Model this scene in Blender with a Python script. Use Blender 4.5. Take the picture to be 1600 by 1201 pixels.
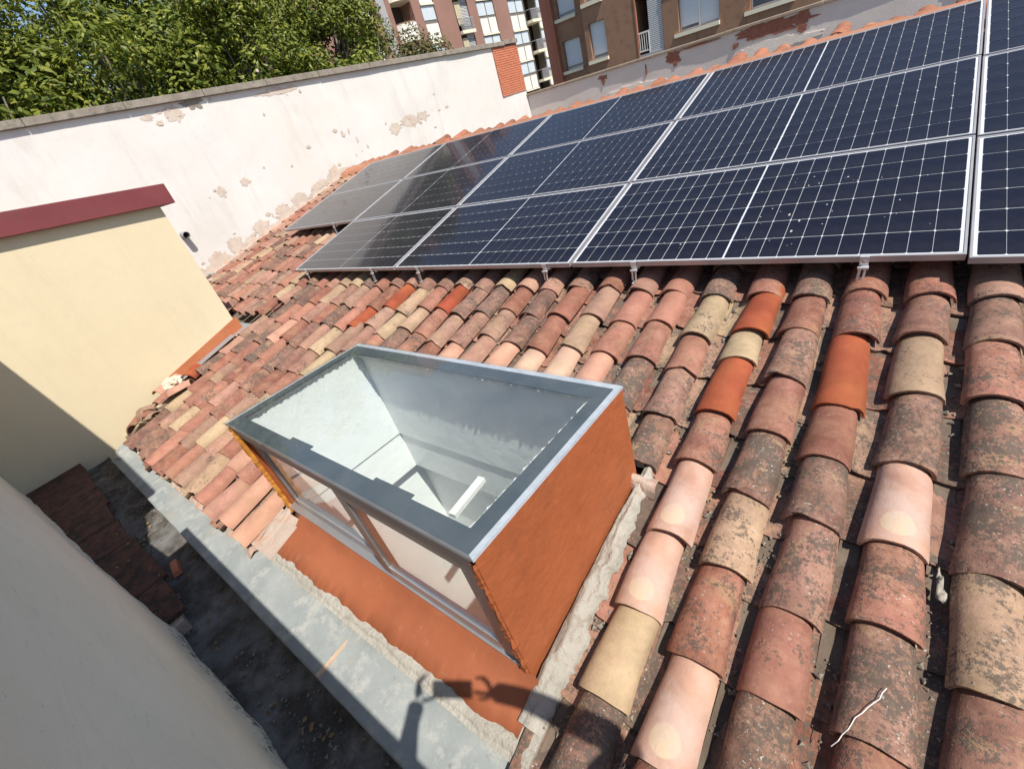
import bpy, bmesh, math, random
from mathutils import Vector, Matrix, noise

scene = bpy.context.scene
for o in list(bpy.data.objects):
    bpy.data.objects.remove(o)
COL = scene.collection
rnd = random.Random(7)

# ------------------------------------------------------------------ camera
CAM = Vector((6.1066, -2.7301, 1.1321))
AX = Vector((0.773083, 0.577138, -0.263149))      # image right
AY = Vector((-0.142836, 0.562618, 0.814289))      # image up
AZ = Vector((0.618013, -0.591923, 0.517387))      # backwards
cam_data = bpy.data.cameras.new('camera')
cam = bpy.data.objects.new('camera', cam_data)
COL.objects.link(cam)
m3 = Matrix((AX, AY, AZ)).transposed()
cam.matrix_world = Matrix.Translation(CAM) @ m3.to_4x4()
cam_data.sensor_width = 36.0
cam_data.lens = 16.10
cam_data.clip_start = 0.01
cam_data.clip_end = 2000
scene.camera = cam

# ------------------------------------------------------------------ sky, sun, exposure
SUN = Vector((0.540, -0.109, 0.834)).normalized()
world = bpy.data.worlds.new('World')
scene.world = world
world.use_nodes = True
wn = world.node_tree
sky = wn.nodes.new('ShaderNodeTexSky')
sky.sky_type = 'NISHITA'
sky.sun_disc = False
sky.sun_elevation = math.asin(SUN.z)
sky.sun_rotation = math.atan2(SUN.x, SUN.y)
sky.air_density = 1.0
sky.dust_density = 0.6
wn.links.new(sky.outputs[0], wn.nodes['Background'].inputs[0])
wn.nodes['Background'].inputs[1].default_value = 0.12
sl = bpy.data.lights.new('sun', 'SUN')
sl.energy = 5.0
sl.angle = math.radians(0.53)
sl.color = (1.0, 0.94, 0.845)
so = bpy.data.objects.new('sun', sl)
COL.objects.link(so)
so.rotation_euler = SUN.to_track_quat('Z', 'Y').to_euler()
so.location = (20, -5, 30)
scene.view_settings.view_transform = 'Standard'
scene.view_settings.look = 'None'
scene.view_settings.gamma = 1.0
scene.view_settings.exposure = 0.37
scene.view_settings.use_curve_mapping = False

# ------------------------------------------------------------------ helpers
TH = math.radians(12.6)
CT, ST = math.cos(TH), math.sin(TH)
def RW(u, v, w):                      # roof coordinates -> world
    return Vector((u, v*CT - w*ST, v*ST + w*CT))
ROOF3 = Matrix(((1, 0, 0), (0, CT, -ST), (0, ST, CT)))

def tag(o, label=None, cat=None, group=None, kind=None):
    if label: o['label'] = label
    if cat: o['category'] = cat
    if group: o['group'] = group
    if kind: o['kind'] = kind
    return o

def empty(name, loc, label=None, cat=None, group=None, kind=None):
    o = bpy.data.objects.new(name, None)
    COL.objects.link(o)
    o.location = loc
    o.empty_display_size = 0.1
    return tag(o, label, cat, group, kind)

def adopt(o, parent):
    """keep the world position of a part whose mesh is given in world coordinates"""
    if parent is None: return
    o.parent = parent
    if parent.type == 'EMPTY': o.matrix_parent_inverse = Matrix.Translation(-Vector(parent.location))

class MB:
    def __init__(s):
        s.v, s.f, s.m = [], [], []
    def add(s, vs, fs, mi=0):
        n = len(s.v)
        s.v += [tuple(x) for x in vs]
        s.f += [tuple(i+n for i in f) for f in fs]
        s.m += [mi]*len(fs)
    def hexa(s, c, mi=0):             # 8 corners: bottom 4 ccw, top 4 ccw
        s.add(c, [(3,2,1,0),(4,5,6,7),(0,1,5,4),(1,2,6,5),(2,3,7,6),(3,0,4,7)], mi)
    def box(s, x0, x1, y0, y1, z0, z1, mi=0):
        s.hexa([(x0,y0,z0),(x1,y0,z0),(x1,y1,z0),(x0,y1,z0),(x0,y0,z1),(x1,y0,z1),(x1,y1,z1),(x0,y1,z1)], mi)
    def rbox(s, u0, u1, v0, v1, w0, w1, mi=0):
        s.hexa([RW(*c) for c in ((u0,v0,w0),(u1,v0,w0),(u1,v1,w0),(u0,v1,w0),(u0,v0,w1),(u1,v0,w1),(u1,v1,w1),(u0,v1,w1))], mi)
    def beam(s, a, b, w, h, up=(0,0,1), mi=0):
        a, b = Vector(a), Vector(b)
        d = (b-a).normalized(); up = Vector(up)
        x = d.cross(up).normalized()*w/2
        y = x.cross(d).normalized()*h/2
        s.hexa([a-x-y, a+x-y, b+x-y, b-x-y, a-x+y, a+x+y, b+x+y, b-x+y], mi)
    def tube(s, pts, rads, n=8, caps=True, mi=0):
        pts = [Vector(p) for p in pts]
        rings = []
        for i, p in enumerate(pts):
            d = (pts[min(i+1, len(pts)-1)] - pts[max(i-1, 0)]).normalized()
            a = d.cross(Vector((0,0,1)))
            if a.length < 1e-3: a = d.cross(Vector((1,0,0)))
            a.normalize(); b = d.cross(a)
            r = rads[i] if isinstance(rads, (list, tuple)) else rads
            rings.append([p + a*math.cos(2*math.pi*k/n)*r + b*math.sin(2*math.pi*k/n)*r for k in range(n)])
        vs = [x for r in rings for x in r]
        fs = []
        for i in range(len(pts)-1):
            for k in range(n):
                k2 = (k+1) % n
                fs.append((i*n+k, i*n+k2, (i+1)*n+k2, (i+1)*n+k))
        if caps:
            fs.append(tuple(range(n-1, -1, -1)))
            fs.append(tuple((len(pts)-1)*n+k for k in range(n)))
        s.add(vs, fs, mi)
    def prism(s, poly, d, mi=0):      # closed polygon extruded by vector d
        n = len(poly); d = Vector(d)
        vs = [Vector(p) for p in poly] + [Vector(p)+d for p in poly]
        fs = [tuple(range(n)), tuple(range(2*n-1, n-1, -1))]
        fs += [(i, i+n, (i+1) % n + n, (i+1) % n) for i in range(n)]
        s.add(vs, fs, mi)
    def build(s, name, mat, parent=None, smooth=False, bevel=0):
        me = bpy.data.meshes.new(name)
        me.from_pydata(s.v, [], s.f)
        mats = mat if isinstance(mat, (list, tuple)) else [mat]
        for m in mats: me.materials.append(m)
        me.polygons.foreach_set('material_index', s.m)
        if smooth: me.polygons.foreach_set('use_smooth', [True]*len(s.f))
        bm = bmesh.new(); bm.from_mesh(me)
        bmesh.ops.recalc_face_normals(bm, faces=bm.faces)
        bm.to_mesh(me); bm.free()
        o = bpy.data.objects.new(name, me)
        COL.objects.link(o)
        if bevel:
            b = o.modifiers.new('bevel', 'BEVEL'); b.width = bevel; b.segments = 2
            b.limit_method = 'ANGLE'
        adopt(o, parent)
        return o

# ------------------------------------------------------------------ materials
class NT:
    def __init__(s, name):
        s.mat = bpy.data.materials.new(name)
        s.mat.use_nodes = True
        s.t = s.mat.node_tree
        s.b = s.t.nodes['Principled BSDF']
        s.out = s.t.nodes['Material Output']
    def n(s, typ, **kw):
        x = s.t.nodes.new(typ)
        for k, v in kw.items(): setattr(x, k, v)
        return x
    def l(s, a, b): s.t.links.new(a, b)
    def coord(s, kind='Object'):
        return s.n('ShaderNodeTexCoord').outputs[kind]
    def noise(s, vec, scale, detail=4, rough=0.6, dist=0.0):
        x = s.n('ShaderNodeTexNoise')
        x.inputs['Scale'].default_value = scale
        x.inputs['Detail'].default_value = detail
        x.inputs['Roughness'].default_value = rough
        x.inputs['Distortion'].default_value = dist
        if vec: s.l(vec, x.inputs['Vector'])
        return x.outputs['Fac']
    def ramp(s, fac, a, b, ca=0.0, cb=1.0):
        x = s.n('ShaderNodeMapRange')
        x.inputs['From Min'].default_value = a
        x.inputs['From Max'].default_value = b
        x.inputs['To Min'].default_value = ca
        x.inputs['To Max'].default_value = cb
        s.l(fac, x.inputs['Value'])
        return x.outputs[0]
    def math(s, op, a, b=None):
        x = s.n('ShaderNodeMath', operation=op)
        for i, q in enumerate((a, b)):
            if q is None: continue
            if isinstance(q, (int, float)): x.inputs[i].default_value = q
            else: s.l(q, x.inputs[i])
        return x.outputs[0]
    def mix(s, fac, a, b, blend='MIX'):
        x = s.n('ShaderNodeMix', data_type='RGBA', blend_type=blend)
        for sock, q in ((x.inputs[0], fac), (x.inputs[6], a), (x.inputs[7], b)):
            if isinstance(q, (int, float)): sock.default_value = q
            elif isinstance(q, tuple): sock.default_value = (*q[:3], 1)
            else: s.l(q, sock)
        return x.outputs[2]
    def bump(s, h, strength=0.3, dist=0.01):
        x = s.n('ShaderNodeBump')
        x.inputs['Strength'].default_value = strength
        x.inputs['Distance'].default_value = dist
        s.l(h, x.inputs['Height'])
        s.l(x.outputs[0], s.b.inputs['Normal'])
    def base(s, c): 
        if isinstance(c, tuple): s.b.inputs['Base Color'].default_value = (*c[:3], 1)
        else: s.l(c, s.b.inputs['Base Color'])
    def rough(s, r):
        if isinstance(r, (int, float)): s.b.inputs['Roughness'].default_value = r
        else: s.l(r, s.b.inputs['Roughness'])

def surf(name, c1, c2, scale=2.0, rough=0.85, bump=0.3, bscale=40, bdist=0.004, stains=(), metal=0.0, spec=0.4):
    t = NT(name)
    v = t.coord()
    c = t.mix(t.ramp(t.noise(v, scale, 5, 0.65), 0.35, 0.65), c1, c2)
    for (sc, lo, hi, colr, amt, seed) in stains:
        mp = t.n('ShaderNodeMapping'); mp.inputs['Location'].default_value = (seed*3.1, seed*1.7, seed*5.3)
        t.l(v, mp.inputs['Vector'])
        f = t.ramp(t.noise(mp.outputs[0], sc, 8, 0.68), lo, hi, 0, amt)
        c = t.mix(f, c, colr)
    t.base(c); t.rough(rough)
    t.b.inputs['Metallic'].default_value = metal
    t.b.inputs['Specular IOR Level'].default_value = spec
    if bump:
        h = t.math('ADD', t.noise(v, bscale, 6, 0.6), t.math('MULTIPLY', t.noise(v, bscale*0.2, 4, 0.6), 1.5))
        t.bump(h, bump, bdist)
    return t.mat

def clay(name, source, circle=False):
    """fired clay with lichen and dust; colour from the object (parts) or a face attribute (joined rest)"""
    t = NT(name)
    if source == 'object':
        oi = t.n('ShaderNodeObjectInfo')
        colr, alpha = oi.outputs['Color'], oi.outputs['Alpha']
        off = t.n('ShaderNodeVectorMath', operation='SCALE')
        off.inputs[0].default_value = (37, 91, 53)
        t.l(oi.outputs['Random'], off.inputs['Scale'])
        ad = t.n('ShaderNodeVectorMath', operation='ADD')
        t.l(t.coord(), ad.inputs[0]); t.l(off.outputs[0], ad.inputs[1])
        v = ad.outputs[0]
    else:
        at = t.n('ShaderNodeAttribute', attribute_name='tile_colour')
        colr, alpha = at.outputs['Color'], at.outputs['Alpha']
        v = t.coord()
    # firing variation
    hs = t.n('ShaderNodeHueSaturation')
    t.l(colr, hs.inputs['Color'])
    t.l(t.ramp(t.noise(v, 5, 3), 0.3, 0.7, 0.78, 1.22), hs.inputs['Value'])
    t.l(t.ramp(t.noise(v, 3.3, 2), 0.3, 0.7, 0.492, 0.508), hs.inputs['Hue'])
    c = hs.outputs[0]
    dust = t.ramp(t.noise(v, 10, 7, 0.75), 0.42, 0.66, 0, 0.65)
    c = t.mix(t.math('MULTIPLY', dust, alpha), c, (0.335, 0.205, 0.145))
    mot = t.ramp(t.noise(v, 24, 6, 0.75), 0.35, 0.65, 0.74, 1.18)
    vm = t.n('ShaderNodeVectorMath', operation='SCALE'); t.l(c, vm.inputs[0]); t.l(mot, vm.inputs['Scale'])
    c = t.mix(t.math('ADD', t.math('MULTIPLY', alpha, 0.8), 0.15), c, vm.outputs[0])
    och = t.math('MULTIPLY', t.ramp(t.noise(v, 6, 6, 0.75, 0.5), 0.56, 0.64, 0, 0.6), alpha)
    c = t.mix(och, c, (0.34, 0.24, 0.125))
    # dark lichen: fine speckle gathered in clumps, amount from alpha
    clump = t.noise(v, 7.5, 5, 0.65, 0.3)
    fine = t.noise(v, 62, 3, 0.8)
    s = t.math('ADD', t.math('MULTIPLY', clump, 0.50), t.math('MULTIPLY', fine, 0.50))
    thr = t.math('SUBTRACT', 0.665, t.math('MULTIPLY', alpha, 0.20))
    lm = t.n('ShaderNodeMapRange'); lm.clamp = True
    t.l(s, lm.inputs['Value']); t.l(thr, lm.inputs['From Min'])
    t.l(t.math('ADD', thr, 0.06), lm.inputs['From Max'])
    lm.inputs['To Max'].default_value = 0.85
    darkc = t.mix(t.noise(v, 30, 3), (0.040, 0.033, 0.028), (0.135, 0.112, 0.09))
    c = t.mix(lm.outputs[0], c, darkc)
    # pale crust spots
    sp = t.ramp(t.noise(v, 95, 3, 0.6), 0.62, 0.68)
    sp2 = t.ramp(t.noise(v, 8, 3), 0.46, 0.6)
    c = t.mix(t.math('MULTIPLY', t.math('MULTIPLY', sp, sp2), alpha), c, (0.42, 0.40, 0.36))
    if circle:
        ox = t.coord()
        sx = t.n('ShaderNodeSeparateXYZ'); t.l(ox, sx.inputs[0])
        nn = t.noise(ox, 14, 3)
        dx = t.math('MULTIPLY', sx.outputs[0], 1.0)
        dy = t.math('SUBTRACT', sx.outputs[1], 0.085)
        d = t.math('SQRT', t.math('ADD', t.math('MULTIPLY', dx, dx), t.math('MULTIPLY', dy, dy)))
        d = t.math('ADD', d, t.math('MULTIPLY', t.math('SUBTRACT', nn, 0.5), 0.02))
        c = t.mix(t.ramp(d, 0.046, 0.052, 0.85, 0), c, (0.52, 0.42, 0.27))
        wash = t.ramp(t.noise(ox, 9, 4), 0.4, 0.62, 0, 0.7)
        c = t.mix(wash, c, (0.47, 0.35, 0.30))
    t.base(c)
    t.rough(0.92)
    t.b.inputs['Specular IOR Level'].default_value = 0.25
    h = t.math('ADD', t.math('MULTIPLY', fine, 1.0), t.math('MULTIPLY', t.noise(v, 16, 4), 0.8))
    h = t.math('ADD', h, t.math('MULTIPLY', lm.outputs[0], 0.35))
    t.bump(h, 0.55, 0.004)
    return t.mat

def thin_glass(name, tint=(0.97, 0.985, 0.975), rough=0.0, ior=1.5):
    t = NT(name)
    t.t.nodes.remove(t.b)
    tr = t.n('ShaderNodeBsdfTransparent'); tr.inputs[0].default_value = (*tint, 1)
    gl = t.n('ShaderNodeBsdfGlossy'); gl.inputs['Roughness'].default_value = rough
    ge = t.n('ShaderNodeNewGeometry')
    dt = t.n('ShaderNodeVectorMath', operation='DOT_PRODUCT')
    t.l(ge.outputs['Normal'], dt.inputs[0]); t.l(ge.outputs['Incoming'], dt.inputs[1])
    ca = t.math('ABSOLUTE', dt.outputs['Value'])
    fr = t.math('ADD', t.math('MULTIPLY', t.math('POWER', t.math('SUBTRACT', 1.0, ca), 5), 0.94), 0.045)
    mx = t.n('ShaderNodeMixShader')
    t.l(fr, mx.inputs[0]); t.l(tr.outputs[0], mx.inputs[1]); t.l(gl.outputs[0], mx.inputs[2])
    df = t.n('ShaderNodeBsdfDiffuse'); df.inputs[0].default_value = (0.6, 0.58, 0.54, 1)
    co = t.coord()
    dust = t.math('ADD', t.ramp(t.noise(co, 3.5, 6, 0.7), 0.4, 0.7, 0.004, 0.035), t.ramp(t.noise(co, 70, 3, 0.6), 0.68, 0.72, 0, 0.10))
    m2 = t.n('ShaderNodeMixShader'); t.l(dust, m2.inputs[0]); t.l(mx.outputs[0], m2.inputs[1]); t.l(df.outputs[0], m2.inputs[2])
    t.l(m2.outputs[0], t.out.inputs[0])
    return t.mat

def add_streaks(mat, colr, amt, sx, sy, sz):
    t = NT.__new__(NT); t.mat = mat; t.t = mat.node_tree; t.b = t.t.nodes['Principled BSDF']; t.out = t.t.nodes['Material Output']
    old = t.b.inputs['Base Color'].links[0].from_socket
    mp = t.n('ShaderNodeMapping'); mp.inputs['Scale'].default_value = (sx, sy, sz)
    t.l(t.coord(), mp.inputs['Vector'])
    f = t.ramp(t.noise(mp.outputs[0], 1.0, 6, 0.7, 0.3), 0.54, 0.74, 0, amt)
    t.base(t.mix(f, old, colr))
M = {}
M['clay'] = clay('fired_clay', 'object')
M['clay_pale'] = clay('pale_washed_clay', 'object', circle=True)
M['clay_joined'] = clay('fired_clay_joined', 'attribute')
M['deck'] = surf('dusty_mortar_bed', (0.10, 0.075, 0.055), (0.17, 0.13, 0.10), 6, 0.95, 0.6, 50, 0.01)
M['mortar'] = surf('grey_mortar', (0.31, 0.29, 0.25), (0.39, 0.365, 0.32), 5, 0.95, 1.0, 38, 0.012, [(14, .55, .62, (0.24, 0.20, 0.16), .6, 1)])
M['mortar_red'] = surf('mortar_with_clay_dust', (0.38, 0.31, 0.26), (0.46, 0.36, 0.30), 7, 0.95, 0.8, 45, 0.008, [(9, .5, .6, (0.42, 0.20, 0.12), .6, 3)])
M['orange'] = surf('orange_masonry_paint', (0.305, 0.080, 0.024), (0.345, 0.095, 0.030), 3, 0.75, 0.8, 16, 0.008,
                   [(26, .68, .72, (0.45, 0.25, 0.15), .8, 2), (2.2, .45, .7, (0.25, 0.066, 0.022), .7, 4), (1.3, .5, .66, (0.36, 0.115, 0.045), .4, 14), (48, .66, .72, (0.22, 0.06, 0.022), .5, 17), (9, .6, .72, (0.42, 0.13, 0.05), .35, 7)])
M['orange_sill'] = surf('orange_sill_paint', (0.29, 0.088, 0.038), (0.325, 0.105, 0.048), 3, 0.6, 0.25, 30, 0.004,
                   [(17, .66, .69, (0.50, 0.40, 0.33), .85, 2), (3.2, .48, .66, (0.235, 0.075, 0.034), .6, 9), (9, .62, .70, (0.36, 0.16, 0.09), .5, 11)])
add_streaks(M['orange'], (0.22, 0.062, 0.022), 0.45, 1, 7.0, 0.9)
M['trim'] = surf('ochre_sealant', (0.40, 0.14, 0.02), (0.52, 0.24, 0.03), 20, 0.6, 0.5, 60, 0.004)
M['ledge'] = surf('grey_cement_ledge', (0.22, 0.245, 0.245), (0.30, 0.32, 0.315), 3.5, 0.85, 0.35, 35, 0.004,
                  [(9, .52, .62, (0.38, 0.38, 0.355), .7, 1), (22, .62, .68, (0.16, 0.15, 0.13), .55, 5), (2.2, .55, .7, (0.34, 0.29, 0.22), .45, 8)])
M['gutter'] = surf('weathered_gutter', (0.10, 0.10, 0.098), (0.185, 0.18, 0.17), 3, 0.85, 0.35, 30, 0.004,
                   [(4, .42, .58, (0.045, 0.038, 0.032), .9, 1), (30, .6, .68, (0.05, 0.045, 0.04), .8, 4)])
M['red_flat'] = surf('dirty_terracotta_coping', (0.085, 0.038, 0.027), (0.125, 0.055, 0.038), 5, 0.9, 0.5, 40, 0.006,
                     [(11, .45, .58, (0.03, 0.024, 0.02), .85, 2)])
M['white_wall'] = surf('white_limewash', (0.63, 0.60, 0.56), (0.68, 0.655, 0.62), 0.9, 0.9, 0.3, 14, 0.006,
                       [(1.1, .50, .66, (0.615, 0.595, 0.585), .7, 2), (16, .68, .73, (0.47, 0.40, 0.33), .7, 6), (0.7, .52, .72, (0.67, 0.605, 0.53), .7, 9),
                        (4.5, .58, .70, (0.58, 0.555, 0.53), .5, 12), (55, .70, .74, (0.40, 0.35, 0.30), .6, 15)])
add_streaks(M['white_wall'], (0.50, 0.455, 0.41), 0.5, 1, 3.2, 0.55)
M['near_wall'] = surf('shaded_white_render', (0.66, 0.67, 0.64), (0.72, 0.73, 0.70), 1.5, 0.9, 0.45, 22, 0.008,
                      [(1.6, .52, .72, (0.52, 0.50, 0.46), .6, 2), (13, .64, .72, (0.26, 0.25, 0.22), .6, 6)])
M['bare'] = surf('bare_brown_render', (0.50, 0.41, 0.34), (0.60, 0.51, 0.43), 8, 0.95, 0.6, 50, 0.006, [(18, .6, .68, (0.62, 0.56, 0.5), .6, 2)])
M['yellow'] = surf('pale_yellow_render', (0.645, 0.555, 0.375), (0.685, 0.59, 0.405), 0.8, 0.9, 0.4, 70, 0.003,
                   [(1.3, .5, .75, (0.625, 0.535, 0.365), .7, 3), (4, .55, .72, (0.60, 0.51, 0.345), .4, 5), (40, .68, .73, (0.5, 0.42, 0.29), .35, 8)])
add_streaks(M['yellow'], (0.55, 0.47, 0.31), 0.35, 1, 5.0, 0.5)
M['fascia'] = surf('dark_red_paint', (0.165, 0.034, 0.038), (0.19, 0.042, 0.046), 3, 0.6, 0.3, 40, 0.003, [(5, .52, .68, (0.145, 0.04, 0.042), .6, 2), (30, .66, .72, (0.24, 0.09, 0.09), .4, 4)])
M['skirt'] = surf('orange_skirting_paint', (0.42, 0.135, 0.055), (0.46, 0.16, 0.07), 6, 0.8, 0.3, 40, 0.004, [(9, .6, .68, (0.25, 0.12, 0.08), .6, 2)])
M['coping'] = surf('weathered_concrete', (0.22, 0.19, 0.155), (0.30, 0.265, 0.22), 5, 0.95, 0.6, 40, 0.006,
                   [(7, .52, .64, (0.13, 0.115, 0.09), .7, 2), (40, .62, .7, (0.36, 0.34, 0.26), .6, 3)])
M['beige'] = surf('pinkish_render', (0.60, 0.53, 0.485), (0.66, 0.59, 0.545), 1.2, 0.92, 0.3, 22, 0.006,
                  [(0.8, .5, .7, (0.56, 0.49, 0.45), .6, 3)])
M['beige_pale'] = surf('patched_render', (0.72, 0.64, 0.55), (0.78, 0.70, 0.62), 5, 0.92, 0.4, 30, 0.006)
M['beige_coping'] = surf('brown_cement_coping', (0.30, 0.23, 0.17), (0.38, 0.30, 0.225), 4, 0.92, 0.4, 30, 0.006, [(9, .55, .65, (0.18, 0.13, 0.1), .6, 2)])
M['brick'] = surf('red_brick', (0.50, 0.17, 0.09), (0.58, 0.21, 0.12), 9, 0.9, 0.5, 50, 0.004)
M['brick_joint'] = surf('brick_joint', (0.34, 0.13, 0.08), (0.38, 0.15, 0.095), 9, 0.95, 0.3)
M['brick_dark'] = surf('exposed_old_brick', (0.24, 0.09, 0.06), (0.33, 0.13, 0.085), 12, 0.95, 0.8, 30, 0.01, [(16, .55, .62, (0.12, 0.06, 0.045), .7, 2)])
M['alu'] = surf('anodised_aluminium', (0.62, 0.63, 0.64), (0.68, 0.69, 0.70), 4, 0.42, 0.04, 60, 0.001, metal=0.55, spec=0.5)
M['alu_dark'] = surf('grey_window_profile', (0.22, 0.205, 0.20), (0.26, 0.245, 0.24), 4, 0.38, 0.04, 60, 0.001, metal=0.5)
M['alu_mid'] = surf('silver_window_rail', (0.46, 0.46, 0.47), (0.52, 0.52, 0.53), 4, 0.3, 0.04, 60, 0.001, metal=0.7)
M['beam'] = surf('grey_head_beam', (0.20, 0.185, 0.185), (0.25, 0.23, 0.23), 5, 0.4, 0.06, 40, 0.002, metal=0.4)
M['band'] = surf('dark_sealing_band', (0.055, 0.069, 0.082), (0.072, 0.088, 0.102), 5, 0.55, 0.15, 30, 0.003, [(6, .55, .7, (0.09, 0.105, 0.115), .5, 2)])
M['sealant'] = surf('white_sealant', (0.40, 0.415, 0.47), (0.52, 0.535, 0.59), 14, 0.6, 0.5, 40, 0.004)
M['inside'] = surf('white_gloss_plaster', (0.87, 0.89, 0.885), (0.90, 0.915, 0.91), 2, 0.38, 0.45, 9, 0.012, [(7, .62, .72, (0.64, 0.68, 0.69), .5, 2)])
M['inside_rough'] = surf('rough_plaster_edge', (0.72, 0.72, 0.74), (0.80, 0.79, 0.80), 18, 0.8, 1.0, 55, 0.012)
M['floor_in'] = surf('indoor_floor', (0.66, 0.66, 0.65), (0.7, 0.7, 0.69), 3, 0.5, 0.05)
M['zinc'] = surf('zinc_sheet', (0.30, 0.32, 0.33), (0.36, 0.38, 0.39), 5, 0.5, 0.15, 20, 0.004, metal=0.4)
M['glass'] = thin_glass('clear_glass')
M['glass_roof'] = thin_glass('roof_glass', (0.965, 0.985, 0.98))
M['pipe'] = surf('grey_plastic_pipe', (0.24, 0.24, 0.23), (0.30, 0.30, 0.29), 5, 0.5, 0.05)
M['black'] = surf('dark_inside', (0.015, 0.015, 0.015), (0.02, 0.02, 0.02), 5, 0.9, 0)
M['backsheet'] = surf('white_backsheet', (0.52, 0.54, 0.57), (0.56, 0.58, 0.61), 3, 0.5, 0)
M['frame'] = surf('panel_frame_aluminium', (0.40, 0.39, 0.40), (0.46, 0.45, 0.46), 6, 0.4, 0.05, 40, 0.001, metal=0.45)
M['white_plastic'] = surf('white_plastic', (0.74, 0.74, 0.70), (0.8, 0.8, 0.77), 5, 0.5, 0.05)
M['dropping'] = surf('bird_dropping', (0.30, 0.30, 0.29), (0.45, 0.45, 0.43), 40, 0.9, 0.2)
M['grit'] = surf('grit', (0.14, 0.12, 0.10), (0.30, 0.26, 0.21), 30, 0.95, 0.6, 80, 0.004)
M['scrap'] = surf('torn_pale_plastic', (0.26, 0.24, 0.20), (0.40, 0.37, 0.32), 30, 0.7, 0.6)
M['sack'] = surf('cement_crust', (0.55, 0.45, 0.34), (0.66, 0.57, 0.45), 9, 0.95, 0.9, 30, 0.01)
M['wood'] = surf('weathered_stick', (0.10, 0.07, 0.05), (0.2, 0.14, 0.09), 12, 0.9, 0.5)

def cell_mat():
    t = NT('silicon_cell_under_glass')
    v = t.coord()
    oi = t.n('ShaderNodeObjectInfo')
    wv = t.n('ShaderNodeTexWave', wave_type='BANDS', bands_direction='Y')
    wv.inputs['Scale'].default_value = 27
    wv.inputs['Distortion'].default_value = 0
    t.l(v, wv.inputs['Vector'])
    f = t.ramp(wv.outputs['Fac'], 0.93, 1.0, 0, 0.22)
    c = t.mix(t.noise(v, 0.8, 2), (0.0045, 0.0045, 0.010), (0.0065, 0.006, 0.013))
    c = t.mix(f, c, (0.05, 0.05, 0.07))
    dustf = t.ramp(t.noise(v, 5, 6, 0.7), 0.45, 0.8, 0, 0.03)
    c = t.mix(dustf, c, (0.4, 0.36, 0.3))
    t.base(c)
    t.rough(0.35)
    t.b.inputs['Specular IOR Level'].default_value = 0.15
    t.b.inputs['Coat Weight'].default_value = 0.7
    t.b.inputs['Coat Roughness'].default_value = 0.06
    t.b.inputs['Coat IOR'].default_value = 1.33
    return t.mat
M['cell'] = cell_mat()

def leaf_mat(name, a, b):
    t = NT(name)
    oi = t.n('ShaderNodeNewGeometry')
    c = t.mix(oi.outputs['Random Per Island'], a, b)
    t.base(c)
    t.rough(0.5)
    t.b.inputs['Specular IOR Level'].default_value = 0.35
    tl = t.n('ShaderNodeBsdfTranslucent')
    t.l(t.mix(0.5, c, (0.16, 0.22, 0.02)), tl.inputs[0])
    mx = t.n('ShaderNodeMixShader'); mx.inputs[0].default_value = 0.22
    t.l(t.b.outputs[0], mx.inputs[1]); t.l(tl.outputs[0], mx.inputs[2])
    t.l(mx.outputs[0], t.out.inputs[0])
    return t.mat
M['leaf1'] = leaf_mat('maple_leaf', (0.060, 0.100, 0.012), (0.25, 0.265, 0.035))
M['leaf2'] = leaf_mat('dark_leaf', (0.045, 0.085, 0.014), (0.11, 0.15, 0.022))
M['leaf3'] = leaf_mat('reddish_leaf', (0.07, 0.10, 0.022), (0.18, 0.13, 0.055))
M['bark'] = surf('grey_bark', (0.13, 0.11, 0.09), (0.24, 0.21, 0.18), 8, 0.95, 0.8, 30, 0.02)

# ------------------------------------------------------------------ ground
g = MB(); g.add([(-900,-900,-7.5),(900,-900,-7.5),(900,900,-7.5),(-900,900,-7.5)], [(0,1,2,3)])
tag(g.build('ground', surf('street_ground', (0.10,0.10,0.095), (0.16,0.15,0.14), 0.3, 0.9, 0.2)), kind='structure')

# ================================================================== TILED ROOF
RIDGE_V = 3.96
U_MIN, U_MAX = -3.58, 9.2
EAVE_V = -2.66
roof = empty('tiled_roof', (0, 0, 0), 'sloping roof of old red and tan barrel tiles under the solar panels', 'roof')
# bed under the tiles, with the opening of the light shaft left free
HU0, HU1, HV0, HV1 = 3.12, 5.31, -2.44, -1.36
d = MB()
for (a, b, c_, e) in ((U_MIN, HU0, EAVE_V, RIDGE_V), (HU1, U_MAX, EAVE_V, RIDGE_V), (HU0, HU1, EAVE_V, HV0), (HU0, HU1, HV1, RIDGE_V)):
    d.rbox(a, b, c_, e, -0.42, -0.315)
d.build('tile_bed', M['deck'], roof)
# the far slope down to the pink wall
rd = RW(0, RIDGE_V, -0.20)
b = MB()
b.hexa([(U_MIN, rd.y, rd.z-0.25), (U_MAX, rd.y, rd.z-0.25), (U_MAX, 10.9, -0.9), (U_MIN, 10.9, -0.9),
        (U_MIN, rd.y, rd.z-0.05), (U_MAX, rd.y, rd.z-0.05), (U_MAX, 10.9, -0.7), (U_MIN, 10.9, -0.7)])
b.build('back_slope', M['deck'], roof)

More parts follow.
